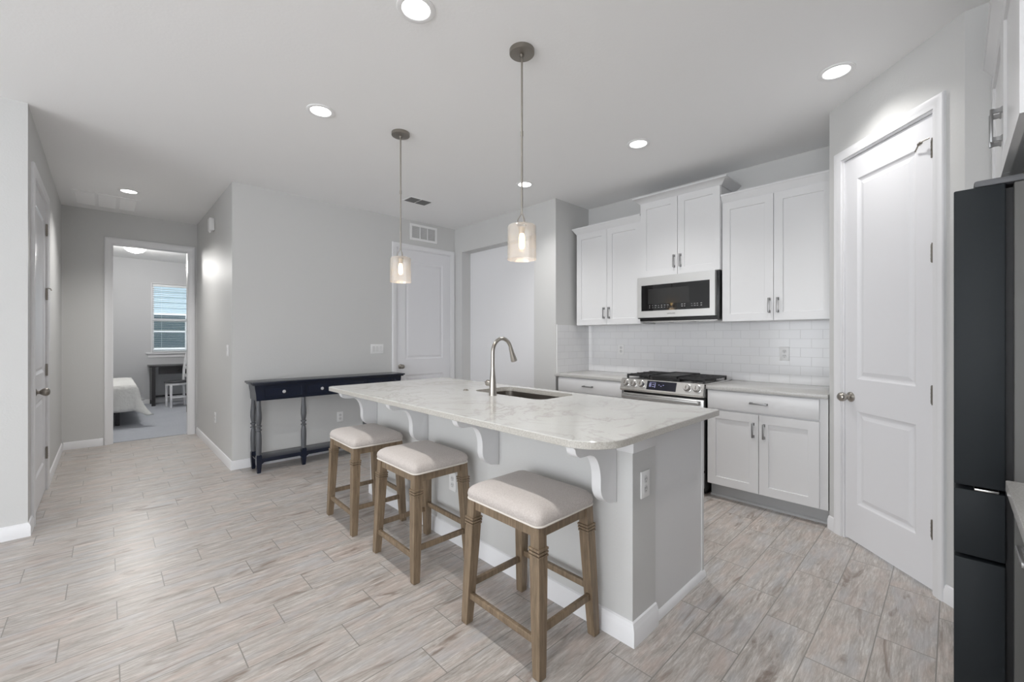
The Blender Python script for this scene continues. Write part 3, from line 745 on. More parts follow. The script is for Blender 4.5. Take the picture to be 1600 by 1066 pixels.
for i, (u0, u1) in enumerate(((0.02, 0.245), (0.512, 0.737))):
    f = MB(T)
    for u in (u0, (u0 + u1) / 2, u1 - 0.012): f.box((u, 0.11, 0.936), (u + 0.012, 0.60, 0.950), 0.002)
    for j in range(9):
        n = 0.11 + j * 0.0598; f.box((u0, n, 0.934), (u1, n + 0.011, 0.950 + (0.004 if j % 2 else 0)), 0.002)
    for u in (u0, u1 - 0.014):
        for n in (0.11, 0.35, 0.586): f.box((u, n, 0.9145), (u + 0.014, n + 0.014, 0.936))
    f.build('grate', M['cast'], t)
    for n in (0.23, 0.48):
        f = MB(T); f.lathe([(0.05, 0.915), (0.05, 0.921), (0.036, 0.924), (0.036, 0.930), (0.028, 0.932)], ((u0 + u1) / 2, n, 0), (0, 0, 1), 24); f.build('burner', M['black'], t)
f = MB(T); f.box((0.256, 0.11, 0.934), (0.502, 0.60, 0.946), 0.004); f.box((0.262, 0.13, 0.9145), (0.50, 0.15, 0.935)); f.box((0.262, 0.56, 0.9145), (0.50, 0.58, 0.935))
f.loft([[(0.256 + e, 0.11 + e, z), (0.502 - e, 0.11 + e, z), (0.502 - e, 0.60 - e, z), (0.256 + e, 0.60 - e, z)] for e, z in ((0.0, 0.945), (0.0, 0.958), (0.008, 0.958), (0.010, 0.949))]); f.build('griddle', M['cast'], t)

# ------------------------------------------------------------------ island
IX0, IX1, IY0, IY1 = 1.595, 2.345, 0.932, 3.37
t = thing('kitchen_island', ((IX0 + IX1) / 2, (IY0 + IY1) / 2, 0), 'grey and white kitchen island body under the veined quartz top', 'kitchen island')
MB().box((IX0, IY0, 0), (IX0 + 0.195, IY1, 0.805)).build('knee_wall', M['island_wall'], t)
f = MB(); f.box((IX0 - 0.004, IY0 - 0.006, 0.805), (IX0 + 0.197, IY1, 0.872), 0.002); f.build('top_rail', M['cabinet'], t)
f = MB(); yA, yB = IY0 + 0.012, IY1; xA, xB = IX0 + 0.196, IX1 - 0.02
f.loft([[(xA, yA, z), (xB, yA, z), (xB, yB, z), (xA, yB, z)] for z in (0.0, 0.873)], cap=False)
for q4 in (((xA, yA, 0), (xB, yA, 0), (xB, yB, 0), (xA, yB, 0)), ((xA, yA, 0.873), (xB, yA, 0.873), (xB, 1.735, 0.873), (xA, 1.735, 0.873)), ((xA, 2.47, 0.873), (xB, 2.47, 0.873), (xB, yB, 0.873), (xA, yB, 0.873))): f.f([f.v(p) for p in q4])
f.box((xA + 0.001, 1.715, 0.1), (xB - 0.001, 1.735, 0.872)); f.box((xA + 0.001, 2.47, 0.1), (xB - 0.001, 2.49, 0.872))
f.build('cabinet_body', M['cabinet'], t)
f = MB(); f.box((IX1 - 0.024, IY0 + 0.008, 0.02), (IX1 + 0.002, IY0 + 0.0125, 0.873)); f.build('corner_strip', M['cabinet'], t)
f = MB()
prof = [(0, 0), (0.016, 0), (0.016, 0.068), (0.012, 0.074), (0.011, 0.082), (0.008, 0.087), (0.007, 0.094), (0, 0.098)]
rings = []
for cx, cy, sx, sy in ((IX0, IY1, -1, 0), (IX0, IY0, -1, -1), (IX0 + 0.197, IY0, 0, -1)):
    rings.append([(cx + sx * n, cy + sy * n, z) for n, z in prof])
f.loft(rings); f.build('baseboard', M['trim'], t)
f = MB(); f.loft([[(x, IY0 + 0.012 - n, z) for n, z in ((0, 0), (0.016, 0), (0.014, 0.016), (0.008, 0.028), (0, 0.034))] for x in (IX0 + 0.198, IX1 + 0.004)]); f.build('shoe_moulding', M['trim'], t)
# cabinet fronts on the kitchen side
TI = FR(IX1 - 0.02, IY0 + 0.012, 0, 0, 1)
LI = IY1 - IY0 - 0.012
xs = [0.02, 0.62, 1.02, 1.52, LI - 0.02]
for a, b in zip(xs[:-1], xs[1:]): shaker_door(TI, a + 0.002, b - 0.002, 0.12, 0.86, 0.0, t, (b - 0.04, 0.78), 0.11)
# corbels
def corbel(y):
    P = [(IX0 - 0.002, 0.580), (IX0 - 0.002, 0.874), (IX0 - 0.300, 0.874), (IX0 - 0.300, 0.862)]
    def arc(cx, cz, r1, r2, a0, a1, n=10):
        return [(cx + r1 * math.cos(math.radians(a0 + (a1 - a0) * i / n)), cz + r2 * math.sin(math.radians(a0 + (a1 - a0) * i / n))) for i in range(n + 1)]
    P += arc(IX0 - 0.250, 0.862, 0.042, 0.042, 180, 270)
    P += [(IX0 - 0.215, 0.822)]
    P += arc(IX0 - 0.200, 0.700, 0.078, 0.120, 90, 0, 12)
    P += arc(IX0 - 0.052, 0.672, 0.070, 0.075, 180, 245, 8)
    P += [(IX0 - 0.078, 0.600), (IX0 - 0.060, 0.590)]
    f = MB(); f.prism([(x, y, z) for x, z in P], (0, 0.045, 0), 0.002)
    return f.build('corbel', M['cabinet'], t)
for y in (1.007, 1.765, 2.490, 3.245): corbel(y)

# island top with sink cut-out
def rrect(x0, y0, x1, y1, rs, seg=8):
    """rs: radii for corners (x0y0, x1y0, x1y1, x0y1)"""
    out = []
    for (cx, cy, a0), r in zip(((x0, y0, 180), (x1, y0, 270), (x1, y1, 0), (x0, y1, 90)), rs):
        ccx = cx + (r if cx == x0 else -r); ccy = cy + (r if cy == y0 else -r)
        for i in range(seg + 1):
            a = math.radians(a0 + 90 * i / seg); out.append((ccx + r * math.cos(a), ccy + r * math.sin(a)))
    return out
TX0, TX1, TY0, TY1, TZ = 1.262, 2.378, 0.868, 3.43, 0.905
SX0, SX1, SY0, SY1 = 1.935, 2.300, 1.765, 2.440
bm = bmesh.new()
outer = rrect(TX0, TY0, TX1, TY1, (0.17, 0.012, 0.012, 0.05), 12); inner = rrect(SX0, SY0, SX1, SY1, (0.07,) * 4, 8)
def ring(pts, z): 
    vs = [bm.verts.new((x, y, z)) for x, y in pts]; es = [bm.edges.new((vs[i], vs[(i+1) % len(vs)])) for i in range(len(vs))]; return vs, es
def shrink(pts, d, cx, cy):
    out = []; n = len(pts)
    for i in range(n):
        a, b = Vector(pts[i-1]), Vector(pts[(i+1) % n]); tdir = (b - a).normalized(); nn = Vector((-tdir.y, tdir.x)); out.append((pts[i][0] + nn.x * d, pts[i][1] + nn.y * d))
    return out
ot, oe = ring(shrink(outer, 0.003, 0, 0), TZ); it, ie = ring(inner, TZ)
bmesh.ops.triangle_fill(bm, edges=oe + ie, use_beauty=True)
o2, _ = ring(outer, TZ - 0.003); o3, _ = ring(outer, TZ - 0.029); i2, _ = ring(inner, TZ - 0.030)
ob, obe = ring(shrink(outer, 0.002, 0, 0), TZ - 0.031)
ib, ibe = ring(inner, TZ - 0.031)
bmesh.ops.triangle_fill(bm, edges=obe + ibe, use_beauty=True)
def br(a, b):
    n = len(a)
    for i in range(n): bm.faces.new([a[i], a[(i+1) % n], b[(i+1) % n], b[i]])
br(ot, o2); br(o2, o3); br(o3, ob); br(it, i2); br(i2, ib)
q = MB(); q.bm.free(); q.bm = bm
itop = q.build('island_countertop', M['quartz'], mats2=[(M['quartz_edge'], lambda f: abs(f.normal.z) < 0.5)], angle=40)
tag(itop, 'large pale veined quartz countertop on the kitchen island', 'countertop')
# sink
t = thing('sink', ((SX0 + SX1) / 2, (SY0 + SY1) / 2, 0.66), 'undermount stainless steel sink in the island top', 'sink')
f = MB()
L1 = lambda e, z, r: [(x, y, z) for x, y in rrect(SX0 - 0.004 + e, SY0 - 0.004 + e, SX1 + 0.004 - e, SY1 + 0.004 - e, (r,) * 4, 8)]
f.loft([L1(-0.010, 0.8725, 0.08), L1(0.0, 0.8725, 0.07), L1(0.003, 0.72, 0.07), L1(0.012, 0.69, 0.065), L1(0.035, 0.678, 0.05)], cap=False)
vv = L1(0.035, 0.678, 0.05); f.f([f.v(p) for p in vv]); f.build('basin', M['sink_steel'], t)
f = MB(); f.lathe([(0.045, 0.679), (0.045, 0.683), (0.030, 0.682), (0.028, 0.680)], ((SX0+SX1)/2, (SY0+SY1)/2, 0)); f.build('drain', M['steel'], t)
# faucet
fx, fy = 1.868, 2.133
t = thing('faucet', (fx, fy, TZ), 'brushed nickel gooseneck faucet behind the island sink', 'faucet')
f = MB(); f.lathe([(0.0265, 0.0), (0.0265, 0.006), (0.0250, 0.010), (0.0235, 0.05), (0.0205, 0.10), (0.0160, 0.15), (0.0130, 0.19), (0.0125, 0.21)], (fx, fy, TZ)); f.build('base', M['nickel'], t)
path = [(fx, fy, TZ + 0.20), (fx, fy, TZ + 0.27)]
rc = 0.085
for i in range(1, 17):
    a = math.radians(180 - i * 10.2); path.append((fx + rc + rc * math.cos(a), fy, TZ + 0.285 + 0.095 * math.sin(a)))
f = MB(); f.tube(path, 0.0125, 18); f.build('spout', M['nickel'], t)
e = Vector(path[-1]); d_ = (e - Vector(path[-2])).normalized()
f = MB(); f.lathe([(0.0128, -0.004), (0.0135, 0.0), (0.0150, 0.03), (0.0195, 0.065), (0.0225, 0.088), (0.0215, 0.096), (0.016, 0.098)], e, d_); f.build('spray_head', M['nickel'], t)
f = MB(); f.lathe([(0.013, 0.01), (0.018, 0.026), (0.0195, 0.048)], (fx, fy, TZ + 0.075), (0, 1, 0.1)); f.build('valve', M['nickel'], t)
f = MB(); f.lathe([(0.0205, 0.048), (0.0205, 0.056), (0.015, 0.062), (0.005, 0.066), (0.004, 0.082), (0.001, 0.083)], (fx, fy, TZ + 0.075), (0, 1, 0.1)); f.build('lever', M['nickel_dark'], t)
f = MB(); f.lathe([(0.020, 0.0), (0.020, 0.004), (0.013, 0.006), (0.012, 0.010), (0.001, 0.011)], (1.905, 2.475, TZ)); tag(f.build('air_switch', M['nickel_dark']), 'small round metal air switch button beside the faucet', 'switch')
TIo = FR(IX0, 0, 0, 0, -1)
outlet(FR(0, IY0, 0, 1, 0), IX0 + 0.098, 0.655, 'white outlet on the end of the island wall')
outlet(TIo, -2.205, 0.375, 'white outlet low on the island behind the middle stool')

# ------------------------------------------------------------------ stools
def stool():
    t = thing('bar_stool', (0, 0, 0), None, 'stool')
    hx, hy = 0.178, 0.222            # half size of the seat rim
    fxh, fyh = 0.198, 0.245          # half size at the feet
    def rr(ins, z, r=0.03):
        return [(x, y, z) for x, y in rrect(-hx + ins, -hy + ins, hx - ins, hy - ins, (max(r - ins * 0.2, 0.015),) * 4, 6)]
    f = MB()
    f.loft([rr(0.004, 0.560), rr(-0.003, 0.572), rr(-0.006, 0.588), rr(-0.003, 0.603), rr(0.007, 0.616), rr(0.024, 0.627, .035), rr(0.052, 0.635, .04), rr(0.095, 0.640, .05), rr(0.14, 0.642, .03)])
    f.build('seat_cushion', M['linen'], t, angle=80)
    f = MB(); pts = rr(-0.003, 0.568); n = len(pts); rings = []
    for i in range(n):
        a, b = Vector(pts[i - 1]), Vector(pts[(i + 1) % n]); d2 = (b - a).normalized(); o2 = Vector((d2.y, -d2.x, 0))
        rings.append([Vector(pts[i]) + o2 * 0.004 * math.cos(q2) + Vector((0, 0, 0.004 * math.sin(q2))) for q2 in [k * math.pi / 4 for k in range(8)]])
    rings.append(rings[0]); f.loft(rings, cap=False); f.build('piping', M['piping'], t, angle=80)
    f = MB(); tpx, tpy = hx - 0.012, hy - 0.012
    for sy in (-1, 1): f.box((-tpx + 0.03, sy * tpy - (0.020 if sy > 0 else 0), 0.520), (tpx - 0.03, sy * tpy + (0.020 if sy < 0 else 0), 0.560))
    for sx in (-1, 1): f.box((sx * tpx - (0.020 if sx > 0 else 0), -tpy + 0.03, 0.520), (sx * tpx + (0.020 if sx < 0 else 0), tpy - 0.03, 0.560))
    f.build('apron', M['wood'], t)
    for sx in (-1, 1):
        for sy in (-1, 1):
            f = MB()
            def sec(z, w, bulge=0.0):
                k = z / 0.56; ox = fxh + (hx - 0.004 - fxh) * k; oy = fyh + (hy - 0.004 - fyh) * k    # outer corner of the leg
                cx, cy = sx * (ox - 0.023), sy * (oy - 0.023); hw = w * 0.53
                return [(cx - hw, cy - hw, z), (cx + hw, cy - hw, z), (cx + hw, cy + hw, z), (cx - hw, cy + hw, z)]
            f.loft([sec(0.0, 0.030), sec(0.004, 0.034), sec(0.06, 0.037), sec(0.20, 0.041), (sec(0.36, 0.045)), sec(0.440, 0.046), sec(0.450, 0.044), sec(0.4505, 0.051), sec(0.4580, 0.051), sec(0.4585, 0.042), sec(0.4625, 0.042), sec(0.463, 0.052), sec(0.4710, 0.052), sec(0.4715, 0.042), sec(0.4755, 0.042), sec(0.476, 0.053), sec(0.484, 0.053), sec(0.485, 0.042), sec(0.560, 0.042)])
            f.build('leg', M['wood'], t, angle=12)
    def leg_c(z):
        k = z / 0.56; return fxh + (hx - 0.004 - fxh) * k - 0.022, fyh + (hy - 0.004 - fyh) * k - 0.022
    for sx, z in ((-1, 0.130), (1, 0.205)):
        cx, cy = leg_c(z); f = MB(); f.box((sx * cx - 0.009, -cy + 0.018, z - 0.014), (sx * cx + 0.009, cy - 0.018, z + 0.014), 0.002); f.build('stretcher', M['wood'], t)
    for sy in (-1, 1):
        z = 0.172; cx, cy = leg_c(z); f = MB(); f.box((-cx + 0.018, sy * cy - 0.009, z - 0.014), (cx - 0.018, sy * cy + 0.009, z + 0.014), 0.002); f.build('stretcher', M['wood'], t)
    return t
s0 = stool()
for i, (x, y, a, lb) in enumerate(((1.360, 1.308, 0.0, 'brown wooden stool with beige seat nearest the camera, at the near end of the island'),
                                   (1.352, 2.182, -0.6, 'brown wooden stool with beige seat in the middle of the row of three'),
                                   (1.350, 2.925, -1.8, 'brown wooden stool with beige seat farthest from the camera, nearest the navy console'))):
    s_ = s0 if i == 0 else copy_tree(s0)
    s_.location = (x, y, 0); s_.rotation_euler = (0, 0, R(a)); tag(s_, lb, 'stool', 'bar stools along the island')

# ------------------------------------------------------------------ console table
t = thing('console_table', (1.77, 4.67, 0), 'narrow navy console table with turned grey legs against the back wall', 'console table')
CX0, CX1, CY0, CY1 = 0.985, 2.575, 4.525, 4.825
f = MB(); f.box((CX0, CY0, 0.850), (CX1, CY1, 0.868), 0.004); f.box((CX0 + 0.012, CY0 + 0.012, 0.838), (CX1 - 0.012, CY1 - 0.006, 0.850), 0.003); f.build('tabletop', M['navy'], t)
AX0, AX1, AY0, AY1 = CX0 + 0.045, CX1 - 0.045, CY0 + 0.035, CY1 - 0.02
f = MB(); f.box((AX0, AY0, 0.690), (AX1, AY1, 0.838)); f.build('apron', M['navy'], t)
f = MB()
for sx, xe in ((-1, AX0), (1, AX1)): f.prism([(xe, AY0 + 0.004, 0.69), (xe, AY0 + 0.004, 0.838), (xe + sx * 0.016, AY0 + 0.004, 0.838), (xe + sx * 0.012, AY0 + 0.004, 0.80), (xe + sx * 0.005, AY0 + 0.004, 0.76)], (0, AY1 - AY0 - 0.008, 0))
f.build('end_bracket', M['navy'], t)
TC = FR(0, AY0, 0, 1, 0)
legx = [AX0 + 0.022, AX0 + 0.425, AX1 - 0.425, AX1 - 0.022]
dxs = [AX0 + 0.050, AX0 + 0.408, AX0 + 0.442, (AX0 + AX1) / 2 - 0.012, (AX0 + AX1) / 2 + 0.012, AX1 - 0.442, AX1 - 0.408, AX1 - 0.050]
for i in range(4):
    a, b = dxs[2*i], dxs[2*i+1]
    mb = MB(TC @ Matrix.Translation((a, 0.0, 0.704))); mb.panel(b - a, 0.122, 0.012, [(0.016, 0.016, b - a - 0.016, 0.106)], [(0.003, 0.004)]); dd = mb.build('drawer', M['navy'], t, angle=12)
    k = MB(TC); k.lathe([(0.006, 0.006), (0.006, 0.022), (0.014, 0.027), (0.016, 0.034), (0.012, 0.041), (0.002, 0.043)], ((a + b) / 2, 0, 0.766), (0, 1, 0), 20); k.build('knob', M['knob_white'], dd)
for y in (AY0 + 0.022, AY1 - 0.022):
    for x in (legx if y < 4.65 else (legx[0], legx[3])):
        f = MB()
        f.lathe([(0.022, 0.172), (0.0235, 0.20), (0.026, 0.30), (0.0245, 0.36), (0.019, 0.395), (0.017, 0.40), (0.027, 0.405), (0.027, 0.415), (0.017, 0.420), (0.0175, 0.435), (0.027, 0.442), (0.027, 0.452), (0.017, 0.457), (0.021, 0.47), (0.027, 0.52), (0.026, 0.56), (0.019, 0.65), (0.018, 0.69)], (x, y, 0), (0, 0, 1), 20)
        lg = f.build('leg', M['gun'], t, angle=30)
        f = MB(); f.loft([[(x - w, y - w, z), (x + w, y - w, z), (x + w, y + w, z), (x - w, y + w, z)] for w, z in ((0.014, 0.0), (0.017, 0.02), (0.021, 0.07), (0.023, 0.10), (0.023, 0.160), (0.018, 0.174))]); f.build('foot', M['navy'], lg)
f = MB(); f.box((AX0 + 0.004, AY0 + 0.002, 0.125), (AX1 - 0.004, AY1 - 0.002, 0.138), 0.002)
for i in range(3):
    a, b = legx[i] + 0.024, legx[i + 1] - 0.024
    for yy in (AY0 + 0.004,): f.prism([(a, yy, 0.125), (b, yy, 0.125), (b, yy, 0.085), (b - 0.02, yy, 0.10), (a + 0.02, yy, 0.10), (a, yy, 0.085)], (0, 0.012, 0))
f.build('shelf', M['navy'], t)

# ------------------------------------------------------------------ pendants
def pendant():
    t = thing('pendant_light', (0, 0, CEIL), None, 'pendant light')
    f = MB(); f.lathe([(0.066, 0.0), (0.066, -0.020), (0.063, -0.023), (0.012, -0.026), (0.010, -0.040)], (0, 0, CEIL), (0, 0, 1), 32); f.build('canopy', M['nickel_dark'], t)
    f = MB(); f.cyl((0, 0, CEIL - 0.038), (0, 0, 1.945), 0.0055, 12); f.cyl((0, 0, 2.36), (0, 0, 2.385), 0.0075, 12); f.build('rod', M['nickel'], t)
    f = MB()
    for k in range(3):
        a = 2 * math.pi * k / 3 + 0.4; f.tube([(0.003 * math.cos(a), 0.003 * math.sin(a), 1.962), (0.007 * math.cos(a), 0.007 * math.sin(a), 1.942), (0.022 * math.cos(a), 0.022 * math.sin(a), 1.915), (0.024 * math.cos(a), 0.024 * math.sin(a), 1.893)], 0.003, 8)
    f.lathe([(0.030, 1.893), (0.030, 1.888), (0.020, 1.884)], (0, 0, 0)); f.build('bracket', M['nickel'], t)
    f = MB(); f.lathe([(0.020, 1.885), (0.022, 1.875), (0.017, 1.868), (0.015, 1.845), (0.013, 1.842)], (0, 0, 0)); f.build('socket', M['nickel'], t)
    f = MB()
    pr = [(0.028, 1.888), (0.066, 1.888), (0.073, 1.884), (0.0755, 1.876), (0.077, 1.72), (0.0785, 1.706), (0.0765, 1.704), (0.0745, 1.72), (0.073, 1.874), (0.070, 1.881), (0.064, 1.8845), (0.028, 1.8845)]
    f.lathe(pr, (0, 0, 0), (0, 0, 1), 40, cap=False); f.build('glass_shade', M['seeded'], t, angle=50)
    f = MB(); f.lathe([(0.009, 1.845), (0.012, 1.835), (0.015, 1.82), (0.015, 1.775), (0.011, 1.765), (0.002, 1.76)], (0, 0, 0)); f.build('bulb', M['bulb'], t)
    return t
def point(name, par, loc, w, col, r=0.03):
    d = bpy.data.lights.new(name, 'POINT'); d.energy = w; d.color = col; d.shadow_soft_size = r
    o = bpy.data.objects.new(name, d); COL.objects.link(o); o.parent = par; o.location = loc; return o
p0 = pendant(); p1 = copy_tree(p0)
p0.location = (1.593, 1.585, CEIL); p1.location = (1.585, 2.85, CEIL)
tag(p0, 'glass cylinder pendant light over the near half of the island', 'pendant light', 'seeded glass pendants above the island')
tag(p1, 'glass cylinder pendant light over the far half of the island', 'pendant light', 'seeded glass pendants above the island')
for p in (p0, p1): point('bulb_glow', p, (0, 0, -1.12), 1.2 * LG['pend'], (1.0, 0.72, 0.45), 0.04)

# ------------------------------------------------------------------ ceiling lights
def can():
    t = thing('recessed_light', (0, 0, CEIL), None, 'ceiling light')
    f = MB(); f.lathe([(0.088, 0.0), (0.088, -0.004), (0.082, -0.007), (0.066, -0.005), (0.062, -0.001), (0.062, 0.0)], (0, 0, CEIL), (0, 0, 1), 36, cap=False); f.build('trim_ring', M['plastic'], t)
    f = MB(); f.lathe([(0.063, -0.001), (0.063, -0.0025), (0.001, -0.0035)], (0, 0, CEIL), (0, 0, 1), 36); f.build('lens', M['lens'], t)
    return t
c0 = can()
cans = [(1.038, 1.725, 'recessed light at the top centre edge of the photo, nearest the camera', 'canl'), (1.043, 2.945, 'recessed light left of the farther pendant', 'canl'), (3.02, 0.465, 'recessed light in front of the angled pantry door', 'canp'),
        (3.02, 1.715, 'recessed light in front of the range wall, right of the nearer pendant', 'canr'), (3.005, 2.95, 'recessed light behind the rod of the nearer pendant', 'canr'), (0.175, 5.94, 'recessed light in the hall ceiling by the air return', 'hall'),
        (1.035, 0.47, 'recessed light just outside the top of the photo over the near stool', 'canl')]
lamps = [c0] + [copy_tree(c0) for _ in cans[1:]]
for i, (x, y, lb, k) in enumerate(cans):
    c = lamps[i]
    c.location = (x, y, CEIL); tag(c, lb, 'ceiling light', 'round white recessed ceiling lights')
    d = bpy.data.lights.new('downlight', 'SPOT'); d.energy = CAN_W * LG[k]; d.spot_size = R(124); d.spot_blend = 1.0; d.shadow_soft_size = 0.03; d.color = (1.0, 0.985, 0.96)
    o = bpy.data.objects.new('downlight', d); COL.objects.link(o); o.parent = c; o.location = (0, 0, -0.012)

# bedroom dome
t = thing('flush_dome_light', (0.34, 9.0, CEIL), 'lit white glass dome light on the bedroom ceiling', 'ceiling light')
f = MB(); f.lathe([(0.155, 0.0), (0.155, -0.022), (0.148, -0.026)], (0.34, 9.0, CEIL), (0, 0, 1), 32); f.build('rim', M['nickel'], t)
f = MB(); f.lathe([(0.146, -0.024), (0.146, -0.07), (0.130, -0.12), (0.095, -0.155), (0.04, -0.172), (0.001, -0.174)], (0.34, 9.0, CEIL), (0, 0, 1), 32); f.build('glass_dome', M['dome'], t)
f = MB(); f.lathe([(0.008, -0.172), (0.008, -0.182), (0.002, -0.19)], (0.34, 9.0, CEIL), (0, 0, 1), 12); f.build('finial', M['nickel'], t)
point('dome_glow', t, (0, 0, -0.30), 26 * LG['dome'], (1, 0.98, 0.95), 0.12)

# ------------------------------------------------------------------ vents
t = thing('ceiling_vent', (2.51, 4.13, CEIL), 'small grey two-section supply vent in the ceiling', 'vent')
f = MB(); f.box((2.365, 4.04, CEIL - 0.006), (2.655, 4.22, CEIL), 0.001); f.build('frame', M['plastic'], t)
for x0 in (2.38, 2.515):
    f = MB(); f.box((x0, 4.055, CEIL - 0.0075), (x0 + 0.12, 4.205, CEIL - 0.006))
    for k in range(6): f.prism([(x0, 4.06 + k * 0.024, CEIL - 0.008), (x0, 4.078 + k * 0.024, CEIL - 0.008), (x0, 4.066 + k * 0.024, CEIL - 0.012)], (0.12, 0, 0))
    f.build('louvres', M['vent_dark'], t)
T = FR(2.84, YB, 0, 1, 0)
t = thing('return_grille', (3.04, YB, 2.555), 'white three-section wall grille above the white door', 'vent')
f = MB(T)
W, z0, z1 = 0.41, 2.565, 2.775
for a, b in (((0, 0, z0), (0.028, 0.012, z1)), ((W - 0.028, 0, z0), (W, 0.012, z1)), ((0.028, 0, z0), (W - 0.028, 0.012, z0 + 0.028)), ((0.028, 0, z1 - 0.028), (W - 0.028, 0.012, z1)), ((0.142, 0, z0 + 0.028), (0.154, 0.011, z1 - 0.028)), ((0.256, 0, z0 + 0.028), (0.268, 0.011, z1 - 0.028))): f.box(a, b)
f.build('frame', M['plastic'], t)
f = MB(T); f.box((0.02, 0.0002, z0 + 0.02), (W - 0.02, 0.002, z1 - 0.02))
for k in range(12): f.prism([(0.026, 0.002, z0 + 0.032 + k * 0.0125), (0.026, 0.008, z0 + 0.032 + k * 0.0125), (0.026, 0.002, z0 + 0.040 + k * 0.0125)], (W - 0.052, 0, 0))
f.build('louvres', M['vent_grey'], t)
t = thing('ceiling_return', (0.01, 6.55, CEIL), 'large white air return grille in the hall ceiling', 'vent')
f = MB(); f.box((-0.26, 6.25, CEIL - 0.008), (0.28, 6.285, CEIL)); f.box((-0.26, 6.815, CEIL - 0.008), (0.28, 6.85, CEIL))
for x in (-0.26, -0.085, 0.085, 0.25): f.box((x, 6.285, CEIL - 0.008), (x + 0.03, 6.815, CEIL))
f.build('frame', M['ceiling'], t)
f = MB(); f.box((-0.23, 6.285, CEIL - 0.003), (0.25, 6.815, CEIL - 0.0005))
for k in range(34): f.prism([(-0.23, 6.29 + k * 0.0155, CEIL - 0.003), (-0.23, 6.299 + k * 0.0155, CEIL - 0.003), (-0.23, 6.297 + k * 0.0155, CEIL - 0.007)], (0.48, 0, 0))
f.build('louvres', M['ceiling'], t)

# ------------------------------------------------------------------ fridge, its cabinet and the near counter
FX0, FX1 = 2.0, 2.895
t = thing('refrigerator', ((FX0 + FX1) / 2, -0.36, 0), 'tall charcoal refrigerator seen side-on at the right edge', 'refrigerator')
f = MB(); f.box((FX0 + 0.006, -0.70, 0.03), (FX1 - 0.004, -0.128, 1.768), 0.004); f.build('body', M['fridge_body'], t)
f = MB(); f.box((FX0 + 0.02, -0.128, 0.05), (FX1 - 0.02, -0.112, 1.755)); f.build('gasket', M['gasket'], t)
hw = (FX0 + FX1) / 2
def fdoor(x0, x1, z0, z1, name):
    f = MB(); f.box((x0, -0.111, z0), (x1, 0.0, z1), 0.004); return f.build(name, M['fridge_door'], t)
fdoor(FX0, hw - 0.002, 0.815, 1.768, 'door'); fdoor(hw + 0.002, FX1 - 0.002, 0.815, 1.768, 'door')
f1 = fdoor(FX0, FX1 - 0.002, 0.592, 0.802, 'drawer'); f2 = fdoor(FX0, FX1 - 0.002, 0.05, 0.580, 'drawer')
f = MB(); f.box((FX0 + 0.03, -0.60, 0.0), (FX1 - 0.03, -0.10, 0.045)); f.build('base_grille', M['gasket'], t)
for x0, x1 in ((FX0 + 0.004, FX0 + 0.11), (FX1 - 0.11, FX1 - 0.004)):
    f = MB(); f.box((x0, -0.20, 1.769), (x1, -0.045, 1.790), 0.006); f.box((x0 + 0.004, -0.69, 1.769), (x1, -0.16, 1.800), 0.006); f.build('hinge_cover', M['hinge_cover'], t)
f = MB(); f.box((FX0 - 0.0005, -0.098, 0.803), (FX0 + 0.03, -0.045, 0.810), 0.002); f.build('hinge', M['steel'], t)

TS = FR(PB.x, YS, 0, -1, 0)           # u runs towards -X, n = +Y
FD = -YS - 0.119                      # front of the deep cabinet above the fridge
OW = PB.x - 1.722
t = thing('wall_cabinet', (2.31, -0.4, 1.875), 'deep white cabinet above the refrigerator, seen edge-on', 'cabinet')
f = MB(TS); f.box((0.002, 0.002, 1.90), (OW, FD - 0.02, 2.46)); f.build('body', M['cabinet'], t)
shaker_door(TS, 0.004, OW / 2 - 0.0018, 1.877, 2.452, FD - 0.019, t, (OW / 2 - 0.03, 2.045), 0.118)
shaker_door(TS, OW / 2 + 0.0018, OW - 0.002, 1.877, 2.452, FD - 0.019, t, (OW / 2 + 0.03, 2.045), 0.118)
crown(TS, OW, 0.002, FD - 0.018, 2.455, 0.072, 0.045, t, left=False, right=True)
# side panel next to opening
f = MB(); f.box((1.722, YS + 0.002, 0.0), (1.740, -0.145, 1.899)); 
tag(f.build('fridge_side_panel', M['cabinet']), 'white panel between the near counter and the refrigerator', 'panel') if False else f.bm.free()
# near counter
t = thing('base_cabinet', (1.0, -0.45, 0), 'white base cabinet at the bottom right edge beside the camera', 'cabinet')
TN = FR(1.745, YS, 0, -1, 0); NF = -YS - 0.150
f = MB(TN); f.box((0.0, 0.002, 0.114), (1.5, NF, 0.874)); f.build('body', M['cabinet'], t)
f = MB(TN); f.box((0.0, 0.002, 0.0), (1.5, NF - 0.075, 0.113)); f.build('toe_kick', M['toe'], t)
for a, b in ((0.006, 0.50), (0.503, 1.0), (1.003, 1.494)):
    drawer(TN, a, b, 0.726, 0.866, NF, t); shaker_door(TN, a, b, 0.122, 0.712, NF, t, (b - 0.04, 0.594), 0.11)
slab('countertop', (0.24, YS + 0.002, 0.875), (1.758, -0.097, 0.905), 'pale countertop corner at the bottom right edge beside the refrigerator')

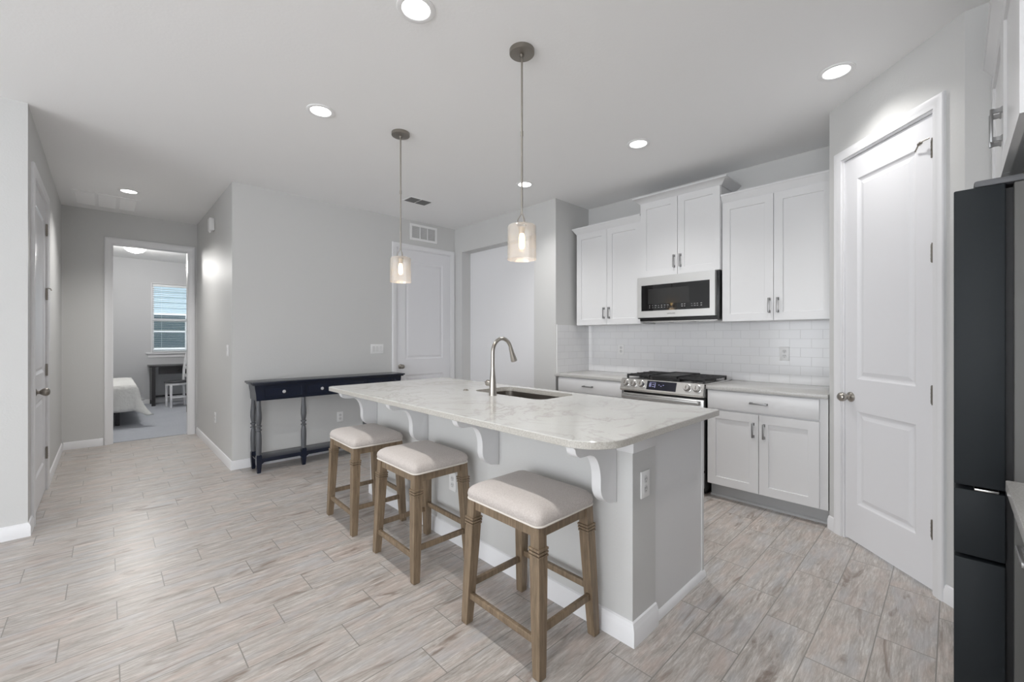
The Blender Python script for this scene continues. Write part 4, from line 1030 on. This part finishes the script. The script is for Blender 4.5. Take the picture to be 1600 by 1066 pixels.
# ------------------------------------------------------------------ bedroom furniture
t = thing('bed', (-0.9, 8.9, 0), 'bed with white quilt hanging over its foot in the bedroom', 'bed')
f = MB(); f.box((-2.6, 8.35, 0.22), (0.20, 9.85, 0.34), 0.01); f.build('box_spring', M['desk'], t)
f = MB(); f.box((-2.6, 8.33, 0.345), (0.22, 9.87, 0.575), 0.05, 3) ; f.build('mattress', M['quilt'], t)
for x in (-2.5, 0.10):
    for y in (8.45, 9.75): MB().box((x, y, 0.0), (x + 0.05, y + 0.05, 0.22)).build('leg', M['desk'], t)
bm = bmesh.new(); NX, NY = 60, 44
x0, x1, y0, y1 = -2.62, 0.29, 8.29, 9.91; dr_ = 0.42
grid = []
for j in range(NY + 1):
    rowv = []
    for i in range(NX + 1):
        u = x0 + (x1 + dr_ - x0) * i / NX; v = (y0 - dr_) + (y1 + dr_ - (y0 - dr_)) * j / NY
        ox = max(0, u - x1); oy = max(0, y0 - v) + max(0, v - y1); sy = -1 if v < y0 else 1
        bx_ = min(u, x1); by_ = min(max(v, y0), y1); out = math.hypot(ox, oy)
        if out > 0:
            d1, d2 = ox / out, oy / out; drop = min(out, dr_ * 1.28)
            corner = min(ox, oy) / dr_
            e = 0.05 * (1 - math.exp(-out / 0.05)) + 0.09 * (out / dr_) * (0.35 + corner * 1.6) + 0.012 * math.sin((u if oy > ox else v) * 16) * out / dr_
            z = 0.592 - max(0.0, drop - 0.03) * (0.93 - 0.1 * corner)
            px, py = bx_ + d1 * e, by_ + sy * d2 * e
        else: px, py, z = bx_, by_, 0.592 + 0.006 * math.sin(u * 9) * math.sin(v * 8)
        rowv.append(bm.verts.new((px, py, z)))
    grid.append(rowv)
for j in range(NY):
    for i in range(NX): bm.faces.new([grid[j][i], grid[j][i+1], grid[j+1][i+1], grid[j+1][i]])
q = MB(); q.bm.free(); q.bm = bm; qo = q.build('quilt', M['quilt'], t, angle=180)
sm = qo.modifiers.new('thick', 'SOLIDIFY'); sm.thickness = 0.012; sm.offset = 1.0

t = thing('desk', (1.25, 10.6, 0), 'dark wooden desk under the bedroom window', 'desk')
f = MB(); f.box((0.585, 10.33, 0.735), (1.95, 10.86, 0.765), 0.003); f.build('desktop', M['desk'], t)
f = MB(); f.box((0.72, 10.38, 0.60), (1.90, 10.40, 0.735)); f.box((0.72, 10.80, 0.30), (1.90, 10.82, 0.735)) if False else None; dd = f.build('drawer', M['desk'], t)
f = MB(); f.lathe([(0.012, 0.0), (0.014, 0.02), (0.002, 0.03)], (1.02, 10.38, 0.665), (0, -1, 0), 12); f.build('knob', M['gasket'], dd)
for x in (0.62, 1.86):
    for y in (10.37, 10.78): MB().box((x, y, 0), (x + 0.055, y + 0.055, 0.735)).build('leg', M['desk'], t)
MB().box((0.68, 10.795, 0.12), (1.87, 10.815, 0.16)).build('stretcher', M['desk'], t)
MB().box((0.625, 10.43, 0.10), (0.665, 10.78, 0.735)).build('side_panel', M['desk'], t)

t = thing('desk_chair', (1.08, 10.15, 0), 'white wooden chair with dark round seat by the desk, half hidden by the doorway', 'chair')
T = Matrix.Translation((0.95, 10.02, 0)) @ Matrix.Rotation(R(12), 4, 'Z')
f = MB(T); f.lathe([(0.16, 0.455), (0.175, 0.462), (0.178, 0.475), (0.16, 0.492), (0.10, 0.500), (0.001, 0.502)], (0, 0, 0), (0, 0, 1), 28); f.build('seat', M['chair_seat'], t)
f = MB(T); f.lathe([(0.150, 0.415), (0.165, 0.42), (0.165, 0.455)], (0, 0, 0), (0, 0, 1), 28); f.build('seat_frame', M['trim'], t)
for sy in (-1, 1):
    f = MB(T); f.box((-0.13, sy * 0.115 - 0.015, 0), (-0.10, sy * 0.115 + 0.015, 0.42), 0.003); f.build('leg', M['trim'], t)
    f = MB(T); f.loft([[(x - 0.016, sy * 0.13 - 0.016, z), (x + 0.016, sy * 0.13 - 0.016, z), (x + 0.016, sy * 0.13 + 0.016, z), (x - 0.016, sy * 0.13 + 0.016, z)] for x, z in ((0.17, 0), (0.15, 0.44), (0.16, 0.7), (0.20, 1.0))]); f.build('back_post', M['trim'], t)
    f = MB(T); f.box((-0.10, sy * 0.115 - 0.008, 0.18), (0.15, sy * 0.115 + 0.008, 0.205)); f.build('stretcher', M['trim'], t)
f = MB(T)
for z in (0.55, 0.70, 0.85): f.box((0.155 + (z - 0.5) * 0.06, -0.115, z), (0.170 + (z - 0.5) * 0.06, 0.115, z + 0.05))
f.build('back_slats', M['trim'], t)
